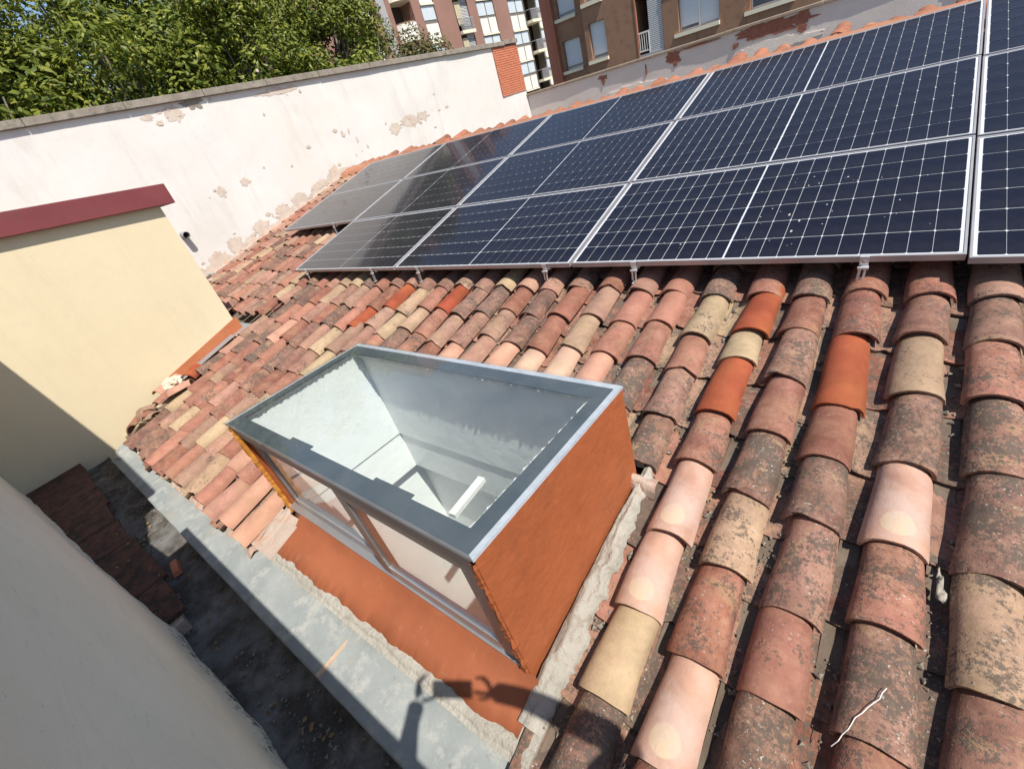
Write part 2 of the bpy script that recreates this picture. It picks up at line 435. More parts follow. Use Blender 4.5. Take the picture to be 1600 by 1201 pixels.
def barrel(name, a0, a1, h0, h1, L=0.45, th=0.013, n=10, nl=3, seed=0, concave=False, chip=False):
    """half-barrel tile; lower end at y=0, upper end at y=L, edges at z=0"""
    r = random.Random(seed)
    vs, fs = [], []
    def ring(y, a, h, t):
        out = []
        for k in range(n+1):
            ang = math.pi*(0.03 + 0.94*k/n)
            wob = 1 + 0.018*math.sin(3*ang+seed) + 0.012*math.sin(9*y/L+seed*2)
            x = -math.cos(ang)*(a-t)*wob
            z = math.sin(ang)*(h-t)*wob
            x += 0.007*math.sin(seed*2.9)*(z/h) + 0.004*math.sin(seed*1.3+5*y/L)
            z += 0.004*math.sin(seed*4.1+3.1*y/L)
            yy = y + (0.010*math.sin(seed*3.7)*(x/a) if y == 0 else 0)
            if y == 0: yy += 0.003*math.sin(2*ang+seed*1.3) + 0.0015*math.sin(5*ang+seed) + (0.020*max(0, math.sin(ang*1.5+seed))**10 if chip else 0)
            out.append((x, yy, -z if concave else z))
        return out
    ys = [0, L*0.03] + [L*(i/nl) for i in range(1, nl+1)]
    outer = [ring(y, a0+(a1-a0)*y/L - (0.0015 if i == 0 else 0), h0+(h1-h0)*y/L - (0.002 if i == 0 else 0), 0) for i, y in enumerate(ys)]
    inner = [ring(y, a0+(a1-a0)*y/L, h0+(h1-h0)*y/L, th) for y in ys]
    for rr in outer+inner: vs += rr
    m = n+1; R = len(ys)
    for i in range(R-1):
        for k in range(n):
            fs.append((i*m+k, i*m+k+1, (i+1)*m+k+1, (i+1)*m+k))
            o = R*m
            fs.append((o+i*m+k, o+(i+1)*m+k, o+(i+1)*m+k+1, o+i*m+k+1))
    o = R*m
    for k in range(n):
        fs.append((k, o+k, o+k+1, k+1))
        fs.append(((R-1)*m+k, (R-1)*m+k+1, o+(R-1)*m+k+1, o+(R-1)*m+k))
    for i in range(R-1):
        fs.append((i*m, (i+1)*m, o+(i+1)*m, o+i*m))
        fs.append((i*m+n, o+i*m+n, o+(i+1)*m+n, (i+1)*m+n))
    me = bpy.data.meshes.new(name)
    me.from_pydata(vs, [], fs)
    bm = bmesh.new(); bm.from_mesh(me)
    bmesh.ops.recalc_face_normals(bm, faces=bm.faces)
    for f in bm.faces: f.smooth = True
    for e in bm.edges:
        if len(e.link_faces) == 2 and e.calc_face_angle(0) > 0.7: e.smooth = False
    bm.to_mesh(me); bm.free()
    return me

COVER = [barrel('cover_tile_mesh', 0.098, 0.077, 0.085, 0.070, seed=i*1.7, chip=(i % 3 == 0)) for i in range(12)]
PAN = [barrel('pan_tile_mesh', 0.078, 0.094, 0.058, 0.066, seed=i*2.3+1, concave=True, chip=(i % 2 == 0)) for i in range(5)]
COVER_PALE = [me.copy() for me in COVER[:3]]
for me in COVER+PAN: me.materials.append(M['clay'])
for me in COVER_PALE: me.materials.append(M['clay_pale'])

PALETTE = [((0.232, 0.094, 0.064), .68, 6), ((0.268, 0.120, 0.084), .62, 7), ((0.305, 0.165, 0.122), .60, 7), ((0.325, 0.222, 0.145), .62, 4),
           ((0.295, 0.178, 0.128), .66, 6), ((0.180, 0.088, 0.066), .88, 4), ((0.375, 0.278, 0.172), .5, 2), ((0.23, 0.122, 0.089), .92, 5),
           ((0.315, 0.145, 0.102), .5, 4), ((0.20, 0.110, 0.083), 1.0, 4)]
PBAG = [(c, a) for c, a, n in PALETTE for _ in range(n)]
NEW = ((0.275, 0.068, 0.031), 0.03)
PALE = ((0.44, 0.265, 0.19), 0.05)
PINK = ((0.43, 0.235, 0.165), 0.12)
WHITEPINK = ((0.52, 0.345, 0.245), 0.05)
# tiles that stand out, as (u, v) on the roof
SPECIAL = [(5.51, -0.267, NEW), (5.51, -0.85, NEW), (5.98, -0.635, NEW), (3.06, -0.10, NEW), (2.34, -0.10, NEW), (1.98, -0.672, NEW),
           (5.518, -1.52, PALE), (5.525, -1.85, PALE), (6.235, -1.30, PALE), (5.72, -2.20, PALE),
           (4.57, -0.95, WHITEPINK), (4.05, -0.95, PINK), (4.30, -0.92, WHITEPINK), (4.80, -0.98, PINK), (3.55, -0.85, PINK),
           (2.30, -2.24, PINK), (2.78, -2.45, PINK), (3.0, -2.42, PINK), (0.9, -0.75, PINK)]
crest = [5.02 - 0.2455*k for k in range(35, 0, -1)] + [5.02, 5.272, 5.522, 5.752, 5.985, 6.235, 6.468, 6.71, 6.955, 7.2, 7.45, 7.69]
crest = [c for c in crest if c > U_MIN + 0.06]
EDGES = {5.272: [-0.157, -0.501, -0.779, -1.09, -1.38], 5.522: [-0.121, -0.438, -0.653, -1.019, -1.312, -1.673, -1.998, -2.316, -2.62],
         5.752: [-0.142, -0.407, -0.743, -1.077, -1.406, -1.725, -2.069, -2.40, -2.68], 5.985: [-0.10, -0.422, -0.871, -1.154, -1.44, -1.797, -2.078, -2.42, -2.70],
         6.235: [-0.11, -0.396, -0.745, -1.103, -1.445, -1.733, -2.06, -2.37, -2.68], 6.468: [-0.12, -0.409, -0.729, -1.072, -1.465, -1.808, -2.14, -2.45, -2.72]}
def tile_matrix(u, v, w, L, yaw, tilt, roll):
    m = ROOF3.to_4x4()
    m = m @ Matrix.Rotation(yaw, 4, 'Z') @ Matrix.Rotation(-tilt, 4, 'X') @ Matrix.Rotation(roll, 4, 'Y')
    return Matrix.Translation(RW(u, v, w)) @ m @ Matrix.Diagonal((1, L/0.45, 1, 1))
def blocked(u, v0, v1):
    """where the roof light, the yellow box or the zinc valley stand instead of tiles"""
    if 3.08 < u < 5.36 and v0 < -1.42: return True
    if u < -0.05 and v0 < -0.86: return True
    if u < 0.18 and -1.05 < v0 < -0.79: return True
    if u < 0.16 and v0 < -1.75: return True
    return False
covers, pans = [], []
for ci, u in enumerate(crest):
    if u in EDGES: ed = list(EDGES[u])
    else:
        ed = [-0.11 + rnd.uniform(-.035, .03)]
        while ed[-1] > EAVE_V + 0.12: ed.append(ed[-1] - rnd.uniform(0.27, 0.36))
        ed[-1] = EAVE_V + rnd.uniform(-.03, .03)
        if 3.08 < u < 5.36:
            ed = [e for e in ed if e > -1.32]
            ed.append(-1.40)
    up = [ed[0]]
    while up[-1] < RIDGE_V - 0.3: up.append(up[-1] + rnd.uniform(0.29, 0.36))
    allv = sorted(set(up[1:] + ed), reverse=True)
    for i, v0 in enumerate(allv):
        v1 = allv[i-1] if i else v0+0.33
        if blocked(u, v0, v1): continue
        covers.append((u + rnd.uniform(-.008, .008), v0, v1-v0, ci))
    up = None
    # channel to the right of this column
    uc = u + 0.1228 if ci+1 >= len(crest) else (u + crest[ci+1])/2
    vv = EAVE_V - 0.03 + rnd.uniform(-.05, .05)
    while vv < RIDGE_V - 0.25:
        st = rnd.uniform(0.28, 0.36)
        if not blocked(uc, vv, vv+st): pans.append((uc + rnd.uniform(-.006, .006), vv, st, ci))
        vv += st

def screen(P):
    q = P - CAM
    z = -q.dot(AZ)
    if z < 0.05: return None
    return (0.5 + q.dot(AX)/z*16.1/36, 0.375 - q.dot(AY)/z*16.1/36, z)
def hidden_under_panels(u, v):
    return v > 0.12 and (u > 0.1 or (u > -2.05 and v > 1.27)) and v < 3.30
def rank(item, w):
    u, v, e, ci = item
    s = screen(RW(u, v + e*0.4, w))
    if s is None or not (-0.03 < s[0] < 1.03 and -0.04 < s[1] < 0.80) or hidden_under_panels(u, v): return 1e6
    return s[2]
def tile_colour(u, v, e):
    for su, sv, c in SPECIAL:
        if abs(u-su) < 0.10 and v <= sv < v+e: return c
    c, a = rnd.choice(PBAG)
    if v > 3.4: c, a = (0.30, 0.12, 0.07), 0.4
    k = rnd.uniform(0.86, 1.16)
    lr = max(0, min(1, (u-4.2)/1.8)) * max(0, min(1, (-0.1-v)/1.6))     # most lichen at the lower right, driest at the left
    a = a*0.84 + rnd.uniform(0.0, 0.22)*lr
    return (tuple(x*k for x in c), min(1, max(0, a + rnd.uniform(-.18, .15))))

def lay(items, meshes, name, w, tilt, cover):
    ranked = sorted(items, key=lambda it: rank(it, w))
    single, rest = ranked[:300], ranked[300:]
    jb_v, jb_f, jb_c = [], [], []
    for j, (u, v, e, ci) in enumerate(ranked):
        colr, wear = tile_colour(u, v, e) if cover else (lambda q: (tuple(x*0.85 for x in q[0]), min(1, q[1]+.18)))(rnd.choice(PBAG))
        L = max(0.30, e + 0.09)
        mtx = tile_matrix(u, v, w + rnd.uniform(-.005, .005), L, rnd.uniform(-.04, .04), tilt*0.45/L*rnd.uniform(.85, 1.25), rnd.uniform(-.05, .05))
        k = rnd.randrange(len(meshes))
        me = meshes[k]
        if cover and (colr, wear) == PALE: me = COVER_PALE[k % 3]
        if j < len(single):
            o = bpy.data.objects.new(name, me)
            COL.objects.link(o)
            o.parent = roof
            o.matrix_local = mtx
            o.color = (*colr, wear)
            if (colr, wear) == NEW: o['label'] = 'new bright orange replacement tile'
            if (colr, wear) == PALE: o['label'] = 'pale washed tile with a round cream mark'
        else:
            n = len(jb_v)
            jb_v += [tuple(mtx @ q.co) for q in me.vertices]
            for p in me.polygons:
                jb_f.append(tuple(q+n for q in p.vertices)); jb_c.append((*colr, wear))
    if jb_f:
        me = bpy.data.meshes.new(name + '_rest')
        me.from_pydata(jb_v, [], jb_f)
        at = me.attributes.new('tile_colour', 'FLOAT_COLOR', 'FACE')
        at.data.foreach_set('color', [x for c in jb_c for x in c])
        me.polygons.foreach_set('use_smooth', [True]*len(jb_f))
        me.materials.append(M['clay_joined'])
        o = bpy.data.objects.new('far_' + name + 's', me)
        COL.objects.link(o); o.parent = roof
        o['kind'] = 'stuff'
lay(covers, COVER, 'cover_tile', -0.199, 0.030, True)
lay(pans, PAN, 'pan_tile', -0.183, 0.028, False)
# ridge tiles
u = U_MIN + 0.1
ri = 0
while u < U_MAX:
    me = COVER[ri % 12]
    o = bpy.data.objects.new('ridge_tile', me); COL.objects.link(o); o.parent = roof
    m = Matrix.Translation(RW(u, RIDGE_V-0.02, -0.178 + rnd.uniform(-.006, .006))) @ Matrix.Rotation(-math.pi/2 + rnd.uniform(-.03, .03), 4, 'Z') @ Matrix.Rotation(-0.03, 4, 'X') @ Matrix.Diagonal((1.2, 1.0, 0.85, 1))
    o.matrix_local = m
    c, a = rnd.choice([((0.31, 0.125, 0.070), 0.35), ((0.34, 0.15, 0.085), 0.35), ((0.28, 0.12, 0.075), .5)])
    o.color = (*c, a)
    u += 0.36; ri += 1
# smooth orange mortar fillet in front of the ridge tiles
f_ = MB()
N = 60
prof = []
for i in range(N+1):
    uu = U_MIN + 0.02 + (U_MAX-U_MIN-0.04)*i/N
    prof.append(uu)
vs, fs = [], []
for i, uu in enumerate(prof):
    j = 0.012*math.sin(uu*5.1)+0.008*math.sin(uu*13.7)
    vs += [RW(uu, 3.58+j, -0.24), RW(uu, 3.62+j, -0.125+j*.5), RW(uu, 3.90, -0.108+j*.6), RW(uu, 3.97, -0.16)]
for i in range(N):
    for k in range(3): fs.append((i*4+k, i*4+k+1, (i+1)*4+k+1, (i+1)*4+k))
f_.add(vs, fs)
f_.build('ridge_mortar', surf('orange_ridge_mortar', (0.33,0.15,0.088), (0.38,0.175,0.105), 5, 0.9, 0.6, 30, 0.006), roof, smooth=True)
# rake mortar against the white wall
def lumpy(name, path, widths, heights, mat, parent, seed=0, n=7, side=None, jag=0.3, smooth=True):
    """a strip of trowelled mortar along a path; side = direction across"""
    r = random.Random(seed)
    pts = []
    for i in range(len(path)-1):
        a, b_ = Vector(path[i]), Vector(path[i+1])
        k = max(2, int((b_-a).length/0.012))
        for q in range(k): pts.append((a.lerp(b_, q/k), widths[i]+(widths[i+1]-widths[i])*q/k, heights[i]+(heights[i+1]-heights[i])*q/k))
    pts.append((Vector(path[-1]), widths[-1], heights[-1]))
    s = Vector(side).normalized()
    up = Vector((0, -ST, CT))
    vs, fs = [], []
    for i, (p, w, h) in enumerate(pts):
        for k in range(n):
            t = k/(n-1)
            nz = noise.fractal(Vector((p.x*9+seed*7, p.y*9, t*3.0)), 1.0, 2.0, 4)
            nz2 = 0.6*noise.fractal(Vector((p.x*5, p.y*5+seed*5, 9)), 1.0, 2.0, 3) + 0.25*noise.fractal(Vector((p.x*31, p.y*31+seed*5, 4)), 1.0, 2.0, 3)
            ww = w*(1 + jag*nz2)
            prof = math.sin(math.pi*min(1, 0.06+t*0.94))**0.6 if t < 1 else -0.25
            vs.append(p + s*(ww*t) + up*(h*prof*(0.85+0.5*nz)))
    for i in range(len(pts)-1):
        for k in range(n-1):
            fs.append((i*n+k, i*n+k+1, (i+1)*n+k+1, (i+1)*n+k))
    mb = MB(); mb.add(vs, fs)
    return mb.build(name, mat, parent, smooth=smooth)
lumpy('rake_mortar', [RW(-3.59, -0.6, -0.22), RW(-3.59, RIDGE_V, -0.22)], [0.10, 0.08], [0.11, 0.09], M['mortar_red'], roof, 3, side=(1, 0, 0))
lumpy('eave_mortar', [RW(0.3, -2.60, -0.285), RW(3.2, -2.60, -0.285)], [0.12, 0.12], [0.05, 0.05], M['mortar_red'], roof, 4, side=(0, -1, -0.15))
lumpy('eave_mortar', [RW(5.45, -2.60, -0.285), RW(8.2, -2.60, -0.285)], [0.12, 0.12], [0.05, 0.05], M['mortar_red'], roof, 5, side=(0, -1, -0.15))

lumpy('mortar_smear', [RW(4.88, -1.36, -0.20), RW(4.90, -1.05, -0.20), RW(4.95, -0.80, -0.20)], [0.10, 0.075, 0.03], [0.055, 0.05, 0.03], M['mortar'], roof, 31, side=(1, 0, 0), jag=0.6)
lumpy('mortar_plug', [RW(5.17, -1.405, -0.215), RW(5.40, -1.415, -0.215)], [0.10, 0.09], [0.075, 0.06], M['mortar_red'], roof, 33, side=(0, -1, -0.2), jag=0.6)
# grit lying in the channels near the viewer
gb = MB()
ico = [(0,0,1),(0.9,0,0.3),(-0.3,0.9,0.2),(-0.5,-0.7,0.3),(0.3,-0.4,-0.8),(-0.4,0.5,-0.8)]
icof = [(0,1,2),(0,2,3),(0,3,1),(1,4,5),(1,5,2),(2,5,3),(3,5,4),(3,4,1)]
chan = [(crest[i]+crest[i+1])/2 for i in range(len(crest)-1) if crest[i] > 3.6 and crest[i] < 6.9]
for q in range(2600):
    uc = rnd.choice(chan)
    vv = rnd.uniform(-2.6, -0.05)
    if blocked(uc, vv, vv+.1): continue
    if noise.noise(Vector((uc*3, vv*2.2, 0))) < -0.05: continue
    r = rnd.choice([.003, .004, .005, .007, .009, .014]) * rnd.uniform(.8, 1.3)
    du = rnd.gauss(0, 0.024)
    P = RW(uc+du, vv, -0.236 + du*du*11 + r*0.4)
    a = rnd.uniform(0, 6.28)
    gb.add([P + Vector((x*math.cos(a)-y*math.sin(a), x*math.sin(a)+y*math.cos(a), z*0.7))*r*rnd.uniform(.8, 1.2) for x, y, z in ico], icof)
gb.build('channel_grit', M['grit'], roof)['kind'] = 'stuff'
# dust bedded in the channel bottoms
db = MB()
for uc in chan:
    vs, fs = [], []
    Nn = 60
    for i in range(Nn+1):
        vv = -2.66 + 2.72*i/Nn
        h = 0.010*noise.noise(Vector((uc*5, vv*3, 2.0))) + 0.006*noise.noise(Vector((uc*5, vv*11, 2.0)))
        for k, du in enumerate((-.030, -.010, .010, .030)):
            vs.append(RW(uc+du, vv, -0.243 + h + (0.004 if k in (0, 3) else 0)))
    for i in range(Nn):
        vm = -2.66 + 2.72*(i+.5)/Nn
        if blocked(uc, vm, vm+.05): continue
        for k in range(3): fs.append((i*4+k, i*4+k+1, (i+1)*4+k+1, (i+1)*4+k))
    db.add(vs, fs)
db.build('channel_dust', M['deck'], roof, smooth=True)['kind'] = 'stuff'

# ================================================================== SOLAR PANELS
PW, PH, PWP, PHP = 2.094, 1.134, 2.114, 1.154
CELL_W, CELL_H = 0.0926, 0.1822
def octagon(w, h, ch):
    return [(-w+ch,-h),(w-ch,-h),(w,-h+ch),(w,h-ch),(w-ch,h),(-w+ch,h),(-w,h-ch),(-w,-h+ch)]
cell_me = bpy.data.meshes.new('cell_mesh')
oc = octagon(CELL_W/2-0.0014, CELL_H/2-0.0030, 0.0048)
cell_me.from_pydata([(x, y, 0.0) for x, y in oc], [], [tuple(range(8))])
cell_me.materials.append(M['cell'])
def cell_spots():
    out = []
    for r in range(6):
        for c in range(22):
            x = 0.0245 + CELL_W*(c+0.5) + (0.008 if c >= 11 else 0)
            y = 0.0204 + CELL_H*(r+0.5)
            out.append((c, r, x, y))
    return out
def solar_panel(u0, v0, label, cells_single=lambda c: False, dw=0.0):
    P = RW(u0, v0, 0)
    e = empty('solar_panel', P, label, 'solar panel', 'solar panels on the tiled roof')
    mtx = Matrix.Translation(P) @ ROOF3.to_4x4()
    inv = Matrix.Translation(-P)
    def part(name, mb, mat, bevel=0):
        mb.v = [tuple(mtx @ Vector(v)) for v in mb.v]
        return mb.build(name, mat, e, bevel=bevel)
    fr = MB(); t = 0.011; D = -0.035
    fr.box(0, PW, 0, t, D, 0); fr.box(0, PW, PH-t, PH, D, 0)
    fr.box(0, t, t, PH-t, D, 0); fr.box(PW-t, PW, t, PH-t, D, 0)
    part('frame', fr, M['frame'], bevel=0.0012)
    bs = MB(); bs.box(t, PW-t, t, PH-t, -0.009, -0.0045)
    part('back_sheet', bs, M['backsheet'])
    joined = MB()
    for c, r, x, y in cell_spots():
        if cells_single(c):
            o = bpy.data.objects.new('cell', cell_me); COL.objects.link(o)
            o.parent = e
            o.matrix_local = Matrix.Translation(-P) @ mtx @ Matrix.Translation((x, y, -0.0022))
        else:
            joined.add([(x+a, y+b, -0.0022) for a, b in oc], [tuple(range(8))])
    if joined.f:
        o = part('cell_grid', joined, M['cell']); o['kind'] = 'stuff'
    return e, mtx, part
ordn = ['leftmost', 'second from the left', 'third from the left', 'rightmost, cut by the picture edge']
rown = ['bottom row', 'middle row', 'top row']
for r in range(3):
    for c in range(-1, 4):
        if r == 0 and c == -1: continue
        if r == 0: nm = ['leftmost', 'second from the left', 'third from the left', 'far right'][c]
        else: nm = ['leftmost', 'second from the left', 'third from the left', 'fourth from the left', 'far right'][c+1]
        lab = 'dark solar panel, %s in the %s of the array' % (nm, rown[r])
        du, dv = (-0.010, -0.028) if c == 3 else (0.0, 0.0)
        single = (lambda k: True) if c in (1, 2) else ((lambda k: k < 4) if c == 3 else (lambda k: False))
        e, mtx, part = solar_panel(c*PWP + 0.01 + du + rnd.uniform(-.002, .002), r*PHP + 0.01 + dv, lab, single)
        if r == 0 and c in (1, 2):
            sp = MB()
            for q in range(46 if c == 2 else 10):
                x = rnd.gauss(1.35, 0.35) if c == 2 else rnd.uniform(.4, 1.9)
                y = rnd.uniform(0.12, 0.95)
                if not (0.05 < x < 2.05): continue
                s = rnd.choice([.0015, .002, .0025, .003, .004, .006]) 
                st = rnd.uniform(1, 2.2)
                k = 7
                sp.add([(x + s*math.cos(i*6.283/k)*rnd.uniform(.7, 1.2), y + s*st*math.sin(i*6.283/k)*rnd.uniform(.7, 1.2), -0.0008) for i in range(k)], [tuple(range(k))])
            o = part('dropping_specks', sp, M['dropping']); o['kind'] = 'stuff'
# rails that carry the panels, each with its end clamp
def rail(u, v0, v1, label):
    e = empty('mounting_rail', RW(u, v0, -0.1), label, 'mounting rail', 'rails under the solar panels')
    r_ = MB(); r_.rbox(u-.016, u+.016, v0+0.03, v1, -0.075, -0.0365); r_.build('rail', M['alu'], e)
    c = MB()
    c.rbox(u-.019, u+.019, v0-.012, v0+.012, 0.0012, 0.0052)
    c.rbox(u-.019, u+.019, v0-.012, v0-.008, -0.046, 0.0012)
    c.rbox(u-.024, u+.022, v0-.030, v0-.0125, -0.060, -0.047)
    c.build('end_clamp', M['alu'], e, bevel=0.001)
    k = MB()
    k.beam(RW(u-.012, v0-.018, -0.055), RW(u-.020, v0-.030, -0.128), 0.012, 0.005, up=(0, 1, 0))
    k.beam(RW(u+.010, v0-.018, -0.055), RW(u+.002, v0-.036, -0.140), 0.010, 0.005, up=(0, 1, 0))
    k.rbox(u-.024, u+.008, v0-.05, v0-.02, -0.145, -0.141)
    k.build('roof_hook', M['alu'], e)
    bo = MB(); bo.tube([RW(u, v0-.012, -0.020), RW(u, v0-.020, -0.020)], 0.007, 6); bo.build('bolt', M['alu_mid'], e)
for i, (u, v0, v1, lab) in enumerate([
        (0.30, 0.01, 3.45, 'rail clamp at the left end of the bottom panel row'), (1.709, 0.01, 3.45, 'rail clamp under the leftmost bottom panel, right half'),
        (2.477, 0.01, 3.45, 'rail clamp under the second bottom panel, left half'), (3.992, 0.01, 3.45, 'rail clamp under the second bottom panel, right half'),
        (4.725, 0.01, 3.45, 'rail clamp under the third bottom panel, left half'), (5.964, 0.01, 3.45, 'large rail clamp above the orange new tile column'),
        (-0.55, 1.165, 3.45, 'rail clamp under the raised leftmost panel of the middle row'), (7.6, -0.02, 3.45, 'rail clamp under the far right bottom panel')]):
    rail(u, v0, v1, lab)

# ================================================================== ROOF LIGHT (dormer with glass top)
dor = empty('roof_light', (4.25, -1.8, -0.72), 'orange rendered roof light box with glass top and sliding window front', 'roof light')
FL, FR, BR, BL = Vector((3.235, -2.245)), Vector((5.238, -2.275)), Vector((5.284, -1.345)), Vector((3.335, -1.335))
ZT = 0.012
def quad_ring(c4, inset):
    """inset a convex quad of 2-D corners (ccw) by given distances per side"""
    n = 4; lines = []
    for i in range(n):
        a, b_ = c4[i], c4[(i+1) % n]
        dd = (b_-a).normalized(); nn = Vector((-dd.y, dd.x))
        lines.append((a + nn*inset[i], dd))
    out = []
    for i in range(n):
        p, d1 = lines[i-1]; q, d2 = lines[i]
        den = d1.x*d2.y - d1.y*d2.x
        t = ((q-p).x*d2.y - (q-p).y*d2.x)/den
        out.append(p + d1*t)
    return out
C4 = [FL, FR, BR, BL]
I4 = quad_ring(C4, [0.06, 0.055, 0.055, 0.055])
def wallseg(a, b_, a2, b2, z0a, z0b, z1):
    mb = MB()
    mb.hexa([(a.x,a.y,z0a),(b_.x,b_.y,z0b),(b2.x,b2.y,z0b),(a2.x,a2.y,z0a),(a.x,a.y,z1),(b_.x,b_.y,z1),(b2.x,b2.y,z1),(a2.x,a2.y,z1)])
    return mb
def subdivided(o, cuts, amp, scale=6):
    bm = bmesh.new(); bm.from_mesh(o.data)
    bmesh.ops.subdivide_edges(bm, edges=bm.edges, cuts=cuts, use_grid_fill=True)
    for v in bm.verts:
        n_ = noise.noise_vector(v.co*scale)
        v.co += n_*amp
    bm.to_mesh(o.data); bm.free()
    for p in o.data.polygons: p.use_smooth = False
# rendered outer skins (right, left, back)
o = wallseg(C4[1], C4[2], I4[1].lerp(C4[1], .35), I4[2].lerp(C4[2], .35), -0.95, -0.75, ZT-0.006).build('side_wall', M['orange'], dor); o['label'] = 'sunlit orange right side wall'
wallseg(I4[0].lerp(C4[0], .35), I4[3].lerp(C4[3], .35), C4[0], C4[3], -0.95, -0.75, ZT-0.006).build('side_wall', M['orange'], dor)
wallseg(C4[2] - (C4[2]-C4[1]).normalized()*0.0, C4[3], I4[2].lerp(C4[2], .35), I4[3].lerp(C4[3], .35), -0.75, -0.75, ZT-0.007).build('back_wall', M['orange'], dor)
# white plastered inside of the shaft
for nm, a, b_, za in (('shaft_wall', I4[1], I4[2], -0.72), ('shaft_wall', I4[3], I4[0], -0.72), ('shaft_wall', I4[2], I4[3], -0.72)):
    out_a = a + (a - (I4[0]+I4[2])/2).normalized()*0.0
    dd = (b_-a).normalized(); nn = Vector((dd.y, -dd.x))*0.032
    mb = MB()
    mb.hexa([(a.x,a.y,za),(b_.x,b_.y,za),(b_.x+nn.x,b_.y+nn.y,za),(a.x+nn.x,a.y+nn.y,za),(a.x,a.y,ZT-0.008),(b_.x,b_.y,ZT-0.008),(b_.x+nn.x,b_.y+nn.y,ZT-0.008),(a.x+nn.x,a.y+nn.y,ZT-0.008)])
    mb.build(nm, M['inside'], dor)
# room walls below the ceiling line, set back a little, with a cornice step
for (z0, z1, out) in ((-1.06, -0.722, 0.012), (-3.3, -1.062, 0.09)):
    R4 = quad_ring(C4, [0.035-out, 0.055-out, 0.055-out, 0.055-out])
    for i in range(4):
        a, b_ = R4[i], R4[(i+1) % 4]
        dd = (b_-a).normalized(); nn = Vector((dd.y, -dd.x))*0.02
        mb = MB()
        mb.hexa([(a.x,a.y,z0),(b_.x,b_.y,z0),(b_.x+nn.x,b_.y+nn.y,z0),(a.x+nn.x,a.y+nn.y,z0),(a.x,a.y,z1),(b_.x,b_.y,z1),(b_.x+nn.x,b_.y+nn.y,z1),(a.x+nn.x,a.y+nn.y,z1)])
        mb.build('room_wall', M['inside'], dor)
mb = MB(); mb.box(3.0, 5.5, -2.5, -1.1, -3.36, -3.31); mb.build('room_floor', M['floor_in'], dor)
mb = MB(); mb.beam((4.315, -1.50, -0.74), (4.335, -1.80, -0.74), 0.05, 0.03); mb.build('white_batten', M['white_plastic'], dor)
# glass roof with dark sealing band and pale sealant edge
G4 = quad_ring(C4, [-0.012, -0.006, -0.012, -0.012])
mb = MB(); mb.hexa([(p.x,p.y,ZT+.010) for p in G4] + [(p.x,p.y,ZT+.018) for p in G4])
mb.build('glass_roof', M['glass_roof'], dor)
S4 = quad_ring(C4, [-0.006, -0.001, -0.006, -0.006])
B4 = quad_ring(C4, [0.004, 0.024, 0.024, 0.012])
inner = [Vector((3.32, -2.165)), Vector((5.150, -2.190)), Vector((5.195, -1.452)), Vector((3.40, -1.440))]
def band(pa, pb, z0, z1):
    out = []
    for i in range(4):
        j = (i+1) % 4
        mb = MB()
        mb.hexa([(pa[i].x,pa[i].y,z0),(pa[j].x,pa[j].y,z0),(pb[j].x,pb[j].y,z0),(pb[i].x,pb[i].y,z0),
                 (pa[i].x,pa[i].y,z1),(pa[j].x,pa[j].y,z1),(pb[j].x,pb[j].y,z1),(pb[i].x,pb[i].y,z1)])
        out.append(mb)
    return out
for mb in band(B4, inner, ZT+0.004, ZT+0.0085): mb.build('sealing_band', M['band'], dor)
for k_, mb in enumerate(band(S4, B4, ZT-0.004, ZT+0.0075)): mb.build('sealant_strip', M['beam'] if k_ == 0 else M['sealant'], dor)
# small tabs of band that stick out, as laid by hand
for (x, y, w_, l_) in ((3.98, -2.173, 0.20, 0.020), (4.72, -2.183, 0.24, 0.018)):
    mb = MB(); mb.box(x-w_/2, x+w_/2, y-0.004, y+l_, ZT+0.0045, ZT+0.0082); mb.build('band_tab', M['band'], dor)
# ragged plaster edge under the band, inside
for a, b_, sd in ((inner[2], inner[3], (0, 1, 0)), (inner[1], inner[2], (1, 0, 0)), (inner[3], inner[0], (-1, 0, 0))):
    n = 260; vs, fs = [], []
    nrm = Vector(sd)
    for i in range(n+1):
        p = a.lerp(b_, i/n); P = Vector((p.x, p.y, 0))
        j = noise.fractal(Vector((p.x*38, p.y*38, 1)), 1, 2, 5)
        k = noise.fractal(Vector((p.x*38, p.y*38, 7)), 1, 2, 4)
        vs += [P - nrm*(0.004+0.010*max(0, j+.3)) + Vector((0,0,ZT+0.003)), P + nrm*(0.010+.01*k) + Vector((0,0,ZT-0.018-.012*k)), P + nrm*0.022 + Vector((0,0,ZT-0.03-.008*k)), P+nrm*0.034+Vector((0,0,ZT-0.045))]
    for i in range(n):
        for k in range(3): fs.append((i*4+k, i*4+k+1, (i+1)*4+k+1, (i+1)*4+k))
    mb = MB(); mb.add(vs, fs); mb.build('plaster_edge', M['inside_rough'], dor)
# head beam
fd = (FR-FL).normalized(); fn = Vector((-fd.y, fd.x))      # along the front, inward
def fp(s, dpt, z):                                        # point on the front: s metres from the left corner, dpt inwards
    p = FL + fd*s + fn*dpt
    return Vector((p.x, p.y, z))
FW = (FR-FL).length
def fbox(mb, s0, s1, d0, d1, z0, z1):
    mb.hexa([fp(s0,d0,z0),fp(s1,d0,z0),fp(s1,d1,z0),fp(s0,d1,z0),fp(s0,d0,z1),fp(s1,d0,z1),fp(s1,d1,z1),fp(s0,d1,z1)])
mb = MB(); fbox(mb, 0.02, FW-0.022, 0.004, 0.058, -0.075, ZT-0.006); mb.build('head_beam', M['beam'], dor, bevel=0.003)
